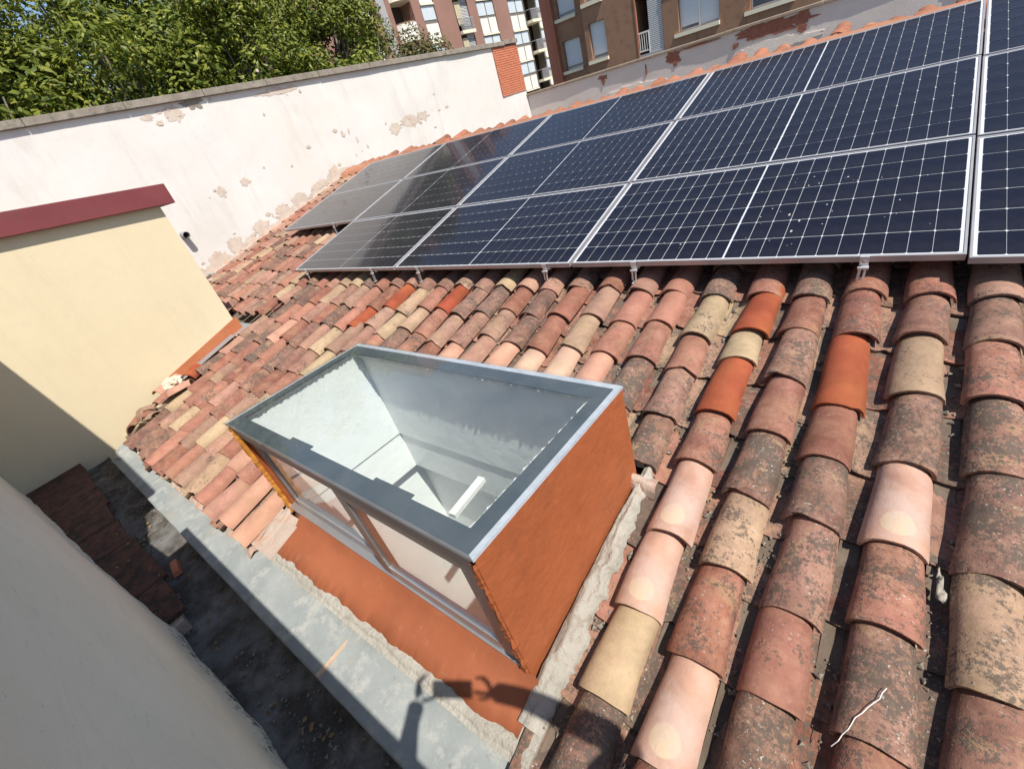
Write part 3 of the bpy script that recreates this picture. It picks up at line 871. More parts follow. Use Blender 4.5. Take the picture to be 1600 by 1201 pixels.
# sliding windows in front
ZB = -0.665
def sash(s0, s1, d0, d1, label):
    t = 0.068
    e = empty('window', fp((s0+s1)/2, d0, ZB)); adopt_root(e)
    e['label'] = label
    for sa in (s0, s1-t):
        fm = MB(); fbox(fm, sa, sa+t, d0, d1, ZB, -0.076); fm.build('sash_stile', M['alu_dark'], e, bevel=0.002)
    fm = MB(); fbox(fm, s0+t, s1-t, d0, d1, ZB, ZB+t); fm.build('bottom_rail', M['alu_mid'], e, bevel=0.002)
    fm = MB(); fbox(fm, s0+t, s1-t, d0, d1, -0.076-t*.7, -0.076); fm.build('top_rail', M['alu_dark'], e, bevel=0.002)
    p = MB(); dm = (d0+d1)/2; fbox(p, s0+t-.004, s1-t+.004, dm-.003, dm+.003, ZB+t-.004, -0.076-t*.7+.004)
    p.build('pane', M['glass'], e)
def adopt_root(e):
    L = Vector(e.location); e.parent = dor; e.location = L; e.matrix_parent_inverse = Matrix.Translation(-Vector(dor.location))
sash(0.055, 1.135, 0.034, 0.058, 'left sliding sash')
sash(1.075, FW-0.06, 0.006, 0.030, 'right sliding sash set in front')
mb = MB(); fbox(mb, 0.03, FW-0.03, -0.004, 0.06, ZB-0.028, ZB-0.001); mb.build('sill_track', M['alu_mid'], dor, bevel=0.003)
mb = MB(); fbox(mb, FW-0.058, FW-0.028, 0.004, 0.058, ZB, -0.076); mb.build('jamb', M['alu_dark'], dor)
# rough ochre sealant edges at both jambs
for s, w_, m_ in ((0.018, 0.032, 'trim'), (FW-0.016, 0.030, 'orange')):
    n = 40; vs, fs = [], []
    for i in range(n+1):
        z = -0.72 + 0.71*i/n
        j = noise.fractal(Vector((s*9, z*22, 3)), 1, 2, 4)*0.010
        vs += [fp(s-w_/2-abs(j)*.4, 0.012, z), fp(s-w_*.3, -0.010+j, z), fp(s+w_*.3, -0.010-j, z), fp(s+w_/2+j, 0.012, z)]
    for i in range(n):
        for k in range(3): fs.append((i*4+k, i*4+k+1, (i+1)*4+k+1, (i+1)*4+k))
    mb = MB(); mb.add(vs, fs); mb.build('jamb_sealant', M[m_], dor)
# painted sill apron in front, coved up to the window, with a ragged front edge
n = 120; rows = []
vs, fs = [], []
for i in range(n+1):
    t = i/n
    x = 3.40 + (5.285-3.40)*t
    yf = FL.y + (FR.y-FL.y)*((x-FL.x)/(FR.x-FL.x))
    j = noise.fractal(Vector((x*6, 0, 0)), 1, 2, 5)*0.025
    j2 = noise.fractal(Vector((x*30, 4, 0)), 1, 2, 3)*0.006
    vf = -2.592 + j*0.8 + j2 + 0.02*t
    P0 = Vector((x, yf-0.004, ZB-0.012))
    P1 = Vector((x, yf-0.025, ZB-0.034))
    P2 = RW(x, (yf-0.065)/CT - 0.045, -0.205)
    P3 = RW(x, (vf-2.43)/2, -0.207); P4 = RW(x, vf, -0.210); P5 = RW(x, vf-0.004, -0.235)
    vs += [P0, P1, P2, P3, P4, P5]
for i in range(n):
    for k in range(5): fs.append((i*6+k, i*6+k+1, (i+1)*6+k+1, (i+1)*6+k))
mb = MB(); mb.add(vs, fs); mb.build('painted_apron', M['orange_sill'], dor, smooth=True)
mb = MB(); mb.rbox(3.09, 3.42, -2.64, -2.372, -0.32, -0.205); mb.build('side_bed', M['mortar_red'], dor)
# mortar under and around the apron
mb = MB(); mb.rbox(3.30, 5.36, -2.64, -2.37, -0.32, -0.222); mb.build('apron_bed', M['mortar'], dor)
lumpy('mortar_edge', [RW(3.36, -2.57, -0.222), RW(5.36, -2.57, -0.222)], [0.055, 0.055], [0.010, 0.010], M['mortar'], dor, 11, side=(0, -1, -0.2), jag=0.5)
lumpy('mortar_fillet', [RW(5.265, -2.52, -0.20), RW(5.262, -2.32, -0.20), RW(5.28, -1.75, -0.20), RW(5.305, -1.36, -0.20)], [0.08, 0.105, 0.095, 0.04], [0.028, 0.045, 0.045, 0.03], M['mortar'], dor, 12, side=(1, 0, 0.0), n=11, jag=0.8)
lumpy('mortar_fillet', [RW(3.345, -1.36, -0.21), RW(5.30, -1.37, -0.21)], [0.05, 0.05], [0.04, 0.04], M['mortar'], dor, 13, side=(0, 1, 0.2))
lumpy('mortar_fillet', [RW(3.32, -2.60, -0.225), RW(3.24, -2.30, -0.21), RW(3.29, -1.40, -0.21)], [0.16, 0.06, 0.05], [0.035, 0.03, 0.03], M['mortar_red'], dor, 14, side=(-1, 0, 0.0), jag=0.5)

# ================================================================== EAVE LEDGE AND GUTTER
gut = empty('eave_gutter', (3, -2.8, -1.0), 'grey cement ledge and shaded gutter trough running along the eave', 'gutter')
LZ = -0.835
def strip(name, x0, x1, prof, mat, n=80, amp=0.006, seed=0, smooth=True):
    vs, fs = [], []
    m = len(prof)
    for i in range(n+1):
        x = x0 + (x1-x0)*i/n
        for k, (y, z) in enumerate(prof):
            j = noise.fractal(Vector((x*3+seed, k*2.7, seed)), 1, 2, 4)*amp
            vs.append((x, y + j, z + j*0.5))
    for i in range(n):
        for k in range(m-1): fs.append((i*m+k, i*m+k+1, (i+1)*m+k+1, (i+1)*m+k))
    mb = MB(); mb.add(vs, fs)
    return mb.build(name, mat, gut, smooth=smooth)
x = 0.15
slabs = [(0.15, 1.95), (1.952, 4.28), (4.285, 6.2), (6.204, 8.6)]
for i, (a, b_) in enumerate(slabs):
    strip('ledge_slab', a, b_, [(-2.455, LZ+0.022), (-2.54, LZ+0.008), (-2.66, LZ-0.004), (-2.752, LZ-0.012), (-2.760, LZ-0.018), (-2.762, LZ-0.10), (-2.764, -1.03)], M['ledge'], 60, 0.006, i*3.1)
mb = MB(); mb.box(0.1, 8.6, -2.76, -2.49, -1.2, LZ-0.03); mb.build('ledge_core', M['mortar'], gut)
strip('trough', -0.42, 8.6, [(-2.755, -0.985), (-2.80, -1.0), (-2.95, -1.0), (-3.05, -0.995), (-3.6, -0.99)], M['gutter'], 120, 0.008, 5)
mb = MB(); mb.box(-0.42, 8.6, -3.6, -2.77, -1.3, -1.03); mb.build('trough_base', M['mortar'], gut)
# dark terracotta slabs along the foot of the near wall
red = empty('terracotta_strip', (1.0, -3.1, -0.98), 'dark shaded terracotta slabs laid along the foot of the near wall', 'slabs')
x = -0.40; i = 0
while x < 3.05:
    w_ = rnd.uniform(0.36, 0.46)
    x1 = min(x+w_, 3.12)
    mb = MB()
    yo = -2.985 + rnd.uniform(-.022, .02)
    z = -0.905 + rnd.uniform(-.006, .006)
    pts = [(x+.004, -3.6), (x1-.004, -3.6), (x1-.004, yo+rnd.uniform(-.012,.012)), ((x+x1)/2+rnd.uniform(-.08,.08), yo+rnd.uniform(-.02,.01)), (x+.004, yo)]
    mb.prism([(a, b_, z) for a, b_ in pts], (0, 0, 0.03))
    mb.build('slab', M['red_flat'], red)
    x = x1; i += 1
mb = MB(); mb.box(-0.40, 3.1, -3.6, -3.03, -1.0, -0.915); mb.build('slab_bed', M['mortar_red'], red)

# ================================================================== NEAR WALL (shaded, bottom left)
nw = empty('near_wall', (3, -3.3, -1.0), 'shaded white rendered wall with mould along its foot, close at the lower left', 'wall')
plan = [(-0.42, -3.47), (0.0, -3.43), (1.0, -3.335), (2.05, -3.235), (2.6, -3.165), (3.2, -3.105), (3.85, -3.075), (4.45, -3.05), (5.2, -3.045), (6.0, -3.045), (9.0, -3.045)]
def plan_y(x):
    for (a, ya), (b_, yb) in zip(plan, plan[1:]):
        if a <= x <= b_:
            t = (x-a)/(b_-a); return ya + (yb-ya)*t
    return plan[-1][1]
vs, fs = [], []
nx, nz = 160, 46
for i in range(nx+1):
    x = -0.42 + (9.0+0.42)*i/nx
    y = plan_y(x)
    for k in range(nz+1):
        z = -1.05 + (1.88 if x > 3.46 else 1.55)*k/nz
        j = noise.fractal(Vector((x*2.2, z*2.2, 1)), 1, 2, 4)*0.010
        foot = 0.035*math.exp(-((z+0.95)/0.10)**2)*(0.6+0.6*noise.noise(Vector((x*4, 0, 3))))
        vs.append((x, y + j + foot, z))
for i in range(nx):
    for k in range(nz):
        a = i*(nz+1)+k
        fs.append((a, a+1, a+nz+2, a+nz+1))
mb = MB(); mb.add(vs, fs)
t = NT('shaded_white_render_mould')
v = t.coord()
c = t.mix(t.ramp(t.noise(v, 1.6, 6, 0.65), 0.4, 0.65), (0.72, 0.715, 0.595), (0.77, 0.76, 0.645))
mp = t.n('ShaderNodeMapping'); mp.inputs['Scale'].default_value = (0.6, 1, 2.2); mp.inputs['Rotation'].default_value = (0, 0.5, 0)
t.l(v, mp.inputs['Vector'])
c = t.mix(t.ramp(t.noise(mp.outputs[0], 4.2, 7, 0.72, 0.8), 0.55, 0.72, 0, 0.32), c, (0.50, 0.48, 0.41))
c = t.mix(t.ramp(t.noise(mp.outputs[0], 9.5, 5, 0.7, 0.3), 0.62, 0.72, 0, 0.38), c, (0.40, 0.385, 0.335))
sx = t.n('ShaderNodeSeparateXYZ'); t.l(v, sx.inputs[0])
low = t.ramp(sx.outputs[2], -1.0, -0.72, 1, 0)
mm = t.ramp(t.math('ADD', t.math('MULTIPLY', low, 0.22), t.noise(v, 26, 6, 0.75)), 0.66, 0.73, 0, 0.9)
c = t.mix(mm, c, (0.06, 0.055, 0.045))
c = t.mix(t.ramp(t.noise(v, 34, 5, 0.7), 0.70, 0.74, 0, 0.6), c, (0.25, 0.24, 0.21))
t.base(c); t.rough(0.92)
t.bump(t.math('ADD', t.math('ADD', t.noise(v, 26, 5, 0.7), t.math('MULTIPLY', t.noise(v, 110, 3, 0.7), 0.5)), t.math('MULTIPLY', t.noise(v, 5, 3), 1.6)), 0.6, 0.008)
M['near_mould'] = t.mat
mb.build('render_face', t.mat, nw, smooth=True)
mb = MB()
for (a, ya), (b_, yb) in zip(plan, plan[1:]):
    mb.hexa([(a, -3.9, -1.3), (b_, -3.9, -1.3), (b_, yb-.03, -1.3), (a, ya-.03, -1.3), (a, -3.9, 0.48), (b_, -3.9, 0.48), (b_, yb-.03, 0.48), (a, ya-.03, 0.48)])
mb.build('wall_core', M['near_wall'], nw)
mb = MB(); mb.box(3.45, 9.0, -3.28, -3.09, 0.482, 0.833); mb.build('parapet', M['near_wall'], nw)
mb = MB(); mb.box(3.43, 9.02, -3.31, -2.932, 0.835, 0.89); mb.build('parapet_coping', M['coping'], nw, bevel=0.008)
mb = MB(); mb.box(-2.6, 3.13, -4.2, -3.20, 0.482, 1.80); mb.build('upper_wall', M['near_wall'], nw)
mb = MB(); mb.box(-2.6, 3.15, -4.25, -3.03, 1.74, 1.82); mb.build('upper_coping', M['coping'], nw, bevel=0.008)
tr = MB(); tr.box(3.0, 9.0, -6.5, -3.285, -0.5, -0.30)
tag(tr.build('terrace', surf('terrace_tiles', (0.30,0.15,0.10), (0.36,0.19,0.13), 3, 0.8, 0.2)), kind='structure')

# ================================================================== YELLOW BOX
yb = empty('yellow_stair_box', (-1.4, -2.0, -0.9), 'pale yellow rendered box with dark red fascia and orange skirting at left', 'outbuilding')
YX = -0.416
def ytop(y): return 1.128 + 0.105*(-0.70 - y)
def ybox(x0, x1, y0, y1, za0, za1, zb0, zb1):      # za: heights at y0, zb: heights at y1
    mb = MB(); mb.hexa([(x0,y0,za0),(x1,y0,za0),(x1,y1,zb0),(x0,y1,zb0),(x0,y0,za1),(x1,y0,za1),(x1,y1,zb1),(x0,y1,zb1)]); return mb
ybox(-2.35, YX, -3.49, -0.845, -1.35, ytop(-3.49)+.03, -1.35, ytop(-0.845)+.03).build('wall', M['yellow'], yb)
for k, (a, b_) in enumerate(((-3.9, -2.46), (-2.457, -0.70))):
    ybox(-2.42, -0.335, a, b_, ytop(a), ytop(a)+.21, ytop(b_), ytop(b_)+.208).build('fascia', M['fascia'], yb, bevel=0.006)
# skirting band that follows the slope
def ysk(v, up): 
    P = RW(YX, v, -0.20); return Vector((YX, P.y, P.z+up))
pts = [ysk(-0.865, -0.10), ysk(-0.865, 0.115), ysk(-1.4, 0.095), ysk(-1.95, 0.075), ysk(-2.05, 0.03), ysk(-2.06, -0.10)]
mb = MB(); mb.prism(pts, (0.008, 0, 0)); mb.build('skirting', M['skirt'], yb)
fl = empty('zinc_flashing', RW(0, -0.9, -0.2), 'grey zinc sheet flashing at the corner of the yellow box', 'flashing')
mb = MB(); mb.rbox(-1.0, 0.30, -1.04, -0.80, -0.245, -0.240); mb.rbox(-0.40, -0.26, -1.9, -1.05, -0.215, -0.210)
mb.build('zinc_sheet', M['zinc'], fl)
mb = MB(); mb.rbox(0.02, 0.05, -1.06, -0.80, -0.240, -0.215); mb.build('standing_seam', M['skirt'], fl)

# ================================================================== WHITE WALL
WX = -3.60
ww = empty('white_wall', (-3.75, 3.5, -0.5), 'tall sunlit white limewashed boundary wall with concrete coping', 'wall')
def ztop(y): return 2.655 - 0.0205*(y+1.0)
Y0, Y1 = -6.0, 11.0
vs, fs = [], []
ny, nz = 150, 40
for i in range(ny+1):
    y = Y0 + (Y1-Y0)*i/ny
    for k in range(nz+1):
        zt = ztop(y) - 0.125
        z = -1.4 + (zt+1.4)*k/nz
        j = noise.fractal(Vector((y*0.9, z*0.9, 4)), 1, 2, 4)*0.012
        vs.append((WX + j, y, z))
for i in range(ny):
    for k in range(nz):
        a = i*(nz+1)+k
        fs.append((a, a+nz+1, a+nz+2, a+1))
mb = MB(); mb.add(vs, fs); mb.build('render_face', M['white_wall'], ww, smooth=True)
mb = MB(); mb.hexa([(WX-.34,Y0,-7.4),(WX-.03,Y0,-7.4),(WX-.03,Y1,-7.4),(WX-.34,Y1,-7.4),(WX-.34,Y0,ztop(Y0)-.13),(WX-.03,Y0,ztop(Y0)-.13),(WX-.03,Y1,ztop(Y1)-.13),(WX-.34,Y1,ztop(Y1)-.13)])
mb.build('wall_core', M['white_wall'], ww)
y = -5.9
while y < 10.9:
    y1 = min(y + rnd.uniform(1.15, 1.35), 11.0)
    if y1 > 10.6: y1 = 11.0
    lift = 0.0 if y < 9.2 else 0.02
    a, b_ = ztop(y)+lift, ztop(y1)+lift
    mb = MB()
    x0, x1 = WX-.40, WX+0.072 + rnd.uniform(-.004, .004)
    ya, yb_ = y+.004, y1-.004
    mb.hexa([(x0,ya,a-.122),(x1,ya,a-.122),(x1,yb_,b_-.122),(x0,yb_,b_-.122),(x0,ya,a),(x1,ya,a-.02),(x1,yb_,b_-.02),(x0,yb_,b_)])
    o = mb.build('coping_slab', M['coping'], ww, bevel=0.006)
    y = y1
def blob(cy, cz, ry, rz, seed, n=84, rag=0.5):
    r = []
    for i in range(n):
        a = 2*math.pi*i/n
        k = 1 + rag*noise.fractal(Vector((math.cos(a)*2.1+seed*3.3, math.sin(a)*2.1, seed)), 0.8, 2.1, 6)
        r.append((cy + ry*k*math.cos(a), cz + rz*k*math.sin(a)))
    return r
def wall_patch(name, pts, cy, cz, lift, mat):
    vs = [(cy, cz)] + [(cy+(a-cy)*k, cz+(b-cz)*k) for k in (0.5, 1.0) for a, b in pts]
    n = len(pts)
    P = [(WX + noise.fractal(Vector((a*0.9, b*0.9, 4)), 1, 2, 4)*0.012 + lift, a, b) for a, b in vs]
    fs = [(0, 1+i, 1+(i+1) % n) for i in range(n)] + [(1+i, 1+n+i, 1+n+(i+1) % n, 1+(i+1) % n) for i in range(n)]
    mb = MB(); mb.add(P, fs); return mb.build(name, mat, ww)
for i, (cy, cz, ry, rz) in enumerate([(1.07, 2.33, .13, .12), (0.66, 2.36, .08, .05), (0.86, 2.40, .05, .03), (2.99, 2.35, .38, .06), (3.35, 2.36, .12, .05), (6.05, 1.23, .28, .13), (5.50, 1.18, .16, .11), (6.48, 1.25, .20, .10),
        (1.11, 1.06, .07, .08), (1.6, 1.09, .10, .06), (4.22, 1.40, .03, .06), (1.42, 2.43, .16, .09), (4.35, 1.2, .03, .05),
        (0.45, 0.02, .22, .16), (0.85, 0.14, .15, .17), (1.15, 0.12, .2, .10), (1.45, 0.28, .18, .12), (2.0, 0.44, .15, .10), (2.45, 0.48, .22, .14), (3.0, 0.62, .2, .08), (3.5, 0.70, .25, .15), (0.2, -0.1, .3, .13), (7.4, 1.3, .06, .03), (7.1, 1.28, .05, .02), (2.2, .36, .3, .08), (1.75, 0.22, .25, .07), (2.9, .5, .3, .07)]):
    pts = blob(cy, cz, ry, rz, i*1.9+.3)
    wall_patch('bare_patch', pts, cy, cz, 0.0035+0.0002*i, M['bare'] if i not in (11,) else M['coping'])
for i in range(70):
    cy, cz, r_ = rnd.choice([(0.3, -.02, .5), (0.9, .12, .45), (1.6, .28, .5), (2.3, .44, .5), (3.2, .64, .5), (6.0, 1.2, .6), (1.0, 2.35, .5), (3.0, 2.35, .6), (5.0, 1.3, 1.6), (2.0, 1.2, 2.0)])
    y = cy + rnd.gauss(0, r_*.6); z = cz + rnd.gauss(0, .10 + .05*r_) + (y-cy)*(0.21 if cz < .7 else 0)
    pts = blob(y, z, rnd.choice([.012, .02, .03, .05]), rnd.choice([.01, .015, .025, .035]), i*.77+50, n=18)
    wall_patch('bare_fleck', pts, y, z, 0.0095, M['bare'])
# brick infill at the far end
mb = MB(); mb.box(WX-.05, WX+0.016, 9.80, 10.99, 1.10, ztop(10.4)-.123); mb.build('brick_bed', M['brick_joint'], ww)
mb = MB()
zz = 1.105; row = 0
while zz < ztop(10.4)-.17:
    yy = 9.80 - (0.12 if row % 2 else 0)
    while yy < 10.98:
        a, b_ = max(9.80, yy), min(10.985, yy+0.232)
        if b_-a > 0.03: mb.box(WX+0.0, WX+0.022+rnd.uniform(0, .006), a, b_, zz, zz+0.042)
        yy += 0.243
    zz += 0.056; row += 1
mb.build('brick_courses', M['brick'], ww)['kind'] = 'stuff'
# waste pipe through the wall
pp = empty('waste_pipe', (WX, 0.14, 0.63), 'short grey pipe stub sticking out of the white wall', 'pipe')
mb = MB(); mb.tube([(WX-.05, .14, .64), (WX+.17, .14, .62)], 0.055, 20, caps=False); mb.tube([(WX+.17, .14, .62), (WX-.05, .14, .64)], 0.049, 20, caps=False)
mb.build('tube', M['pipe'], pp, smooth=True)
mb = MB(); mb.tube([(WX+.06, .14, .63), (WX+.062, .14, .63)], 0.049, 20); mb.build('dark_bore', M['black'], pp)

# ================================================================== PINK BACK WALL
bw = empty('back_wall', (3, 11.1, -0.5), 'low pinkish rendered wall with peeling patches beyond the ridge', 'wall')
vs, fs = [], []
for i in range(121):
    x = -3.62 + 17.6*i/120
    for k in range(13):
        z = -1.0 + 1.93*k/12
        j = noise.fractal(Vector((x*0.8, z*0.8, 9)), 1, 2, 4)*0.012
        vs.append((x, 11.0 + j, z))
for i in range(120):
    for k in range(12):
        a = i*13+k; fs.append((a, a+13, a+14, a+1))
mb = MB(); mb.add(vs, fs); mb.build('render_face', M['beige'], bw, smooth=True)
mb = MB(); mb.box(-3.62, 14, 11.03, 11.3, -7.4, 0.92); mb.build('wall_core', M['beige'], bw)
x = -3.62
while x < 13.5:
    x1 = x + rnd.uniform(1.6, 2.4)
    mb = MB(); mb.box(x+.002, x1-.002, 10.955+rnd.uniform(-.006, .006), 11.33, 0.935, 0.992+rnd.uniform(-.004, .004)); mb.build('coping_slab', M['beige_coping'], bw, bevel=0.01)
    x = x1
for i, (cx, cz, rx, rz, m_) in enumerate([(3.22, .80, .62, .13, 'brick_dark'), (2.75, .83, .3, .08, 'brick_dark'), (3.75, .76, .12, .17, 'brick_dark'), (0.97, .80, .17, .12, 'brick_dark'), (1.0, .70, .06, .10, 'brick_dark'), (-0.98, .83, .12, .05, 'brick_dark'), (-1.0, .74, .05, .09, 'brick_dark'), (0.25, .70, .02, .12, 'brick_dark'),
        (3.3, .46, .7, .12, 'beige_pale'), (2.75, .36, .35, .16, 'beige_pale'), (-0.2, .36, .75, .10, 'beige_pale'), (0.5, .35, .3, .05, 'beige_pale'), (2.42, .66, .06, .05, 'brick_dark'), (7.0, .5, .8, .2, 'beige_pale'), (1.6, .9, .5, .02, 'brick_dark')]):
    pts = blob(cx, cz, rx, rz, i*2.7+1.1)
    pts = [(a, min(b_, 0.933)) for a, b_ in pts]
    mb = MB(); mb.prism([(a, 11.03, b_) for a, b_ in pts], (0, -0.047-0.0007*i, 0)); mb.build('patch', M[m_], bw)

# ================================================================== APARTMENT BLOCKS
M['bld_brick'] = surf('reddish_brick_facade', (0.26, 0.145, 0.112), (0.295, 0.165, 0.13), 0.6, 0.9, 0.3, 8, 0.01)
M['bld_brown'] = surf('brown_brick_facade', (0.27, 0.155, 0.095), (0.31, 0.18, 0.112), 0.7, 0.9, 0.4, 9, 0.01, [(3, .5, .65, (0.21, 0.105, 0.06), .6, 2)])
M['bld_red'] = surf('red_brick_pier', (0.36, 0.14, 0.085), (0.40, 0.16, 0.10), 0.7, 0.9, 0.3, 9, 0.01)
M['bld_frame'] = surf('window_frame_grey', (0.16, 0.14, 0.12), (0.19, 0.165, 0.145), 2, 0.6, 0)
M['bld_white'] = surf('white_facade_panel', (0.72, 0.69, 0.62), (0.76, 0.73, 0.67), 1, 0.7, 0)
M['bld_sill'] = surf('cream_sill', (0.72, 0.66, 0.50), (0.76, 0.70, 0.54), 2, 0.8, 0)
M['bld_shut'] = surf('grey_blue_shutter', (0.60, 0.64, 0.68), (0.65, 0.69, 0.72), 1, 0.6, 0)
M['bld_louver'] = surf('pale_louvre', (0.56, 0.56, 0.56), (0.62, 0.62, 0.62), 1, 0.6, 0)
M['bld_glass'] = NT('window_glass').mat
_t = M['bld_glass'].node_tree.nodes['Principled BSDF']
_t.inputs['Base Color'].default_value = (0.10, 0.13, 0.15, 1); _t.inputs['Roughness'].default_value = 0.06; _t.inputs['Specular IOR Level'].default_value = 0.9
M['bld_blind'] = surf('pale_blue_blind', (0.52, 0.58, 0.62), (0.57, 0.63, 0.66), 1, 0.4, 0)
M['bld_grey'] = surf('grey_pilaster', (0.34, 0.33, 0.34), (0.38, 0.37, 0.38), 1, 0.7, 0)
M['bld_iron'] = surf('grey_railing', (0.30, 0.30, 0.32), (0.34, 0.34, 0.36), 1, 0.5, 0)
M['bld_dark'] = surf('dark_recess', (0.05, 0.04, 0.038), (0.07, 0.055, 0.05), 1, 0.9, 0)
M['bld_curtain'] = surf('beige_awning_cloth', (0.46, 0.40, 0.27), (0.52, 0.45, 0.31), 2, 0.9, 0)

# --- left block, sunlit facade facing +X
BX = -29.3
lb = empty('apartment_block', (BX-5, 40, -7.4), 'distant reddish brick apartment block with white panels and balconies behind the trees', 'building')
def yzpart(name, y0, y1, z0, z1, x0, x1, mat, parent=lb):
    mb = MB(); mb.box(x0, x1, y0, y1, z0, z1); return mb.build(name, M[mat], parent)
# facade built as piers and spandrels so that openings are real
ST = ST
STO = 2.78
def storeys(z, lo=-2, hi=3): return [z + STO*k for k in range(lo, hi)]
yzpart('wall', 20, 27.4, -7.4, 20, BX-10, BX, 'bld_brick'); yzpart('wall', 29.15, 29.7, -7.4, 20, BX-10, BX, 'bld_brick')
yzpart('wall', 30.55, 31.2, -7.4, 20, BX-10, BX, 'bld_brick'); yzpart('wall', 33.6, 34.6, -7.4, 20, BX-10, BX, 'bld_brick')
yzpart('wall', 36.4, 38.9, -7.4, 20, BX-10, BX, 'bld_brick'); yzpart('wall', 40.95, 42.25, -7.4, 20, BX-10, BX, 'bld_brick')
yzpart('wall', 45.0, 47.35, -7.4, 20, BX-10, BX, 'bld_brick'); yzpart('wall', 54.25, 57.0, -7.4, 20, BX-10, BX+.25, 'bld_red')
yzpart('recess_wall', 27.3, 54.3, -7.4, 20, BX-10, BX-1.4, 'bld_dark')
yzpart('pilaster', 29.72, 30.53, -7.4, 20, BX-1, BX+.12, 'bld_grey')
def window_stack(y0, y1, zp0, zp1, zg0, zg1, n=1, glass='bld_blind'):
    for dz in (-2, -1, 0, 1, 2):
        s = STO*dz
        w = yzpart('window', y0-.12, y1+.12, zp0-.2+s, zg1+.2+s, BX-.4, BX-.10, 'bld_frame')
        gap = 0.16
        wd = (y1-y0-gap*(n-1))/n
        for k in range(n):
            a = y0 + k*(wd+gap)
            p = yzpart('panel', a, a+wd, zp0+s, zp1+s, BX-.10, BX-.03, 'bld_white', w)
            p = yzpart('pane', a, a+wd, zg0+s, zg1+s, BX-.098, BX-.06, glass, w)
        yzpart('sill', y0-.05, y1+.05, zp0-.16+s, zp0-.03+s, BX-.1, BX+.06, 'bld_sill', w)
window_stack(34.72, 36.30, 6.78, 8.06, 8.35, 9.36, 1)
window_stack(42.36, 44.90, 6.66, 7.91, 8.13, 9.19, 2)
window_stack(47.50, 50.06, 6.50, 7.75, 8.02, 9.06, 2)
window_stack(52.76, 54.14, 6.39, 7.70, 7.94, 8.98, 1)
yzpart('wall', 50.2, 50.3, -7.4, 20, BX-1, BX-.05, 'bld_frame'); yzpart('wall', 52.5, 52.62, -7.4, 20, BX-1, BX-.05, 'bld_frame')
def balcony(y0, y1, zs, deep, cloth=False):
    for dz in (-2, -1, 0, 1, 2):
        z = zs + STO*dz
        e = yzpart('balcony', y0, y1, z-.14, z+.12, BX-1.3, BX+deep, 'bld_sill')
        rl = MB(); rl.box(BX+deep-.06, BX+deep-.02, y0, y1, z+1.0, z+1.06); rl.box(BX-.1, BX+deep-.06, y0, y0+.04, z+1.0, z+1.06); rl.box(BX-.1, BX+deep-.06, y1-.04, y1, z+1.0, z+1.06)
        yy = y0
        while yy < y1-.02:
            rl.box(BX+deep-.055, BX+deep-.03, yy, yy+.03, z+.12, z+1.0); yy += 0.11
        rl.build('railing', M['bld_iron'], e)
        if cloth:
            yzpart('awning', y0+.05, y0+.85, z+.55, z+2.35, BX-.05, BX+.02, 'bld_curtain', e)
            lv = MB(); zz = z-.6
            while zz < z+2.2:
                lv.box(BX-.3, BX-.08, y0+.95, y1-.02, zz, zz+.06); zz += 0.11
            lv.build('louvre_screen', M['bld_louver'], e)
balcony(38.95, 40.9, 7.05, 0.35, True)
balcony(50.35, 52.45, 6.98, 0.7)
for (y0, y1, z0, z1, bul) in ((27.55, 29.1, 8.88, 9.95, .5), (31.25, 33.6, 7.1, 8.25, .8)):
    for dz in (-2, -1, 0, 1, 2):
        z = z0 + STO*dz
        mb = MB(); nseg = 14; outer, inn = [], []
        for k in range(nseg+1):
            a = k/nseg; y = y0+(y1-y0)*a; bb = bul*math.sin(math.pi*a)**0.7
            outer.append((BX-.1+bb, y)); inn.append((BX-.25+bb, y))
        poly = outer + inn[::-1]
        mb.prism([(x, y, z) for x, y in poly], (0, 0, z1-z0))
        e = mb.build('round_balcony', M['bld_white'], lb)
        mb = MB(); mb.prism([(x, y, z+z1-z0+.001) for x, y in poly], (0, 0, .09)); mb.build('rail_cap', M['bld_brick'], e)
        mb = MB(); mb.prism([(x, y, z-.12) for x, y in outer] + [(BX-1.3, y1, z-.12), (BX-1.3, y0, z-.12)], (0, 0, .118)); mb.build('floor_slab', M['bld_sill'], e)

# --- right block, facade facing the roof, grazed by the sun
RY = 27.0
rb = empty('apartment_block', (-3, RY+5, -7.4), 'nearer brown brick apartment block with grey shutters above the pink wall', 'building')
def xzpart(name, x0, x1, z0, z1, y0, y1, mat, parent=rb):
    mb = MB(); mb.box(x0, x1, y0, y1, z0, z1); return mb.build(name, M[mat], parent)
ZH = 14.0
def pierced(x0, x1, y0, y1, mat, holes):
    """solid wall between x0 and x1 with rectangular holes (hx0,hx1,hz0,hz1) stacked in one column"""
    mb = MB()
    if not holes:
        mb.box(x0, x1, y0, y1, -7.4, ZH)
    else:
        a, b_ = holes[0][0], holes[0][1]
        mb.box(x0, a, y0, y1, -7.4, ZH); mb.box(b_, x1, y0, y1, -7.4, ZH)
        z = -7.4
        for (_, _, h0, h1) in sorted(holes, key=lambda h: h[2]):
            mb.box(a, b_, y0, y1, z, h0); z = h1
        mb.box(a, b_, y0, y1, z, ZH)
    return mb.build('wall', M[mat], rb)
SR = 2.72
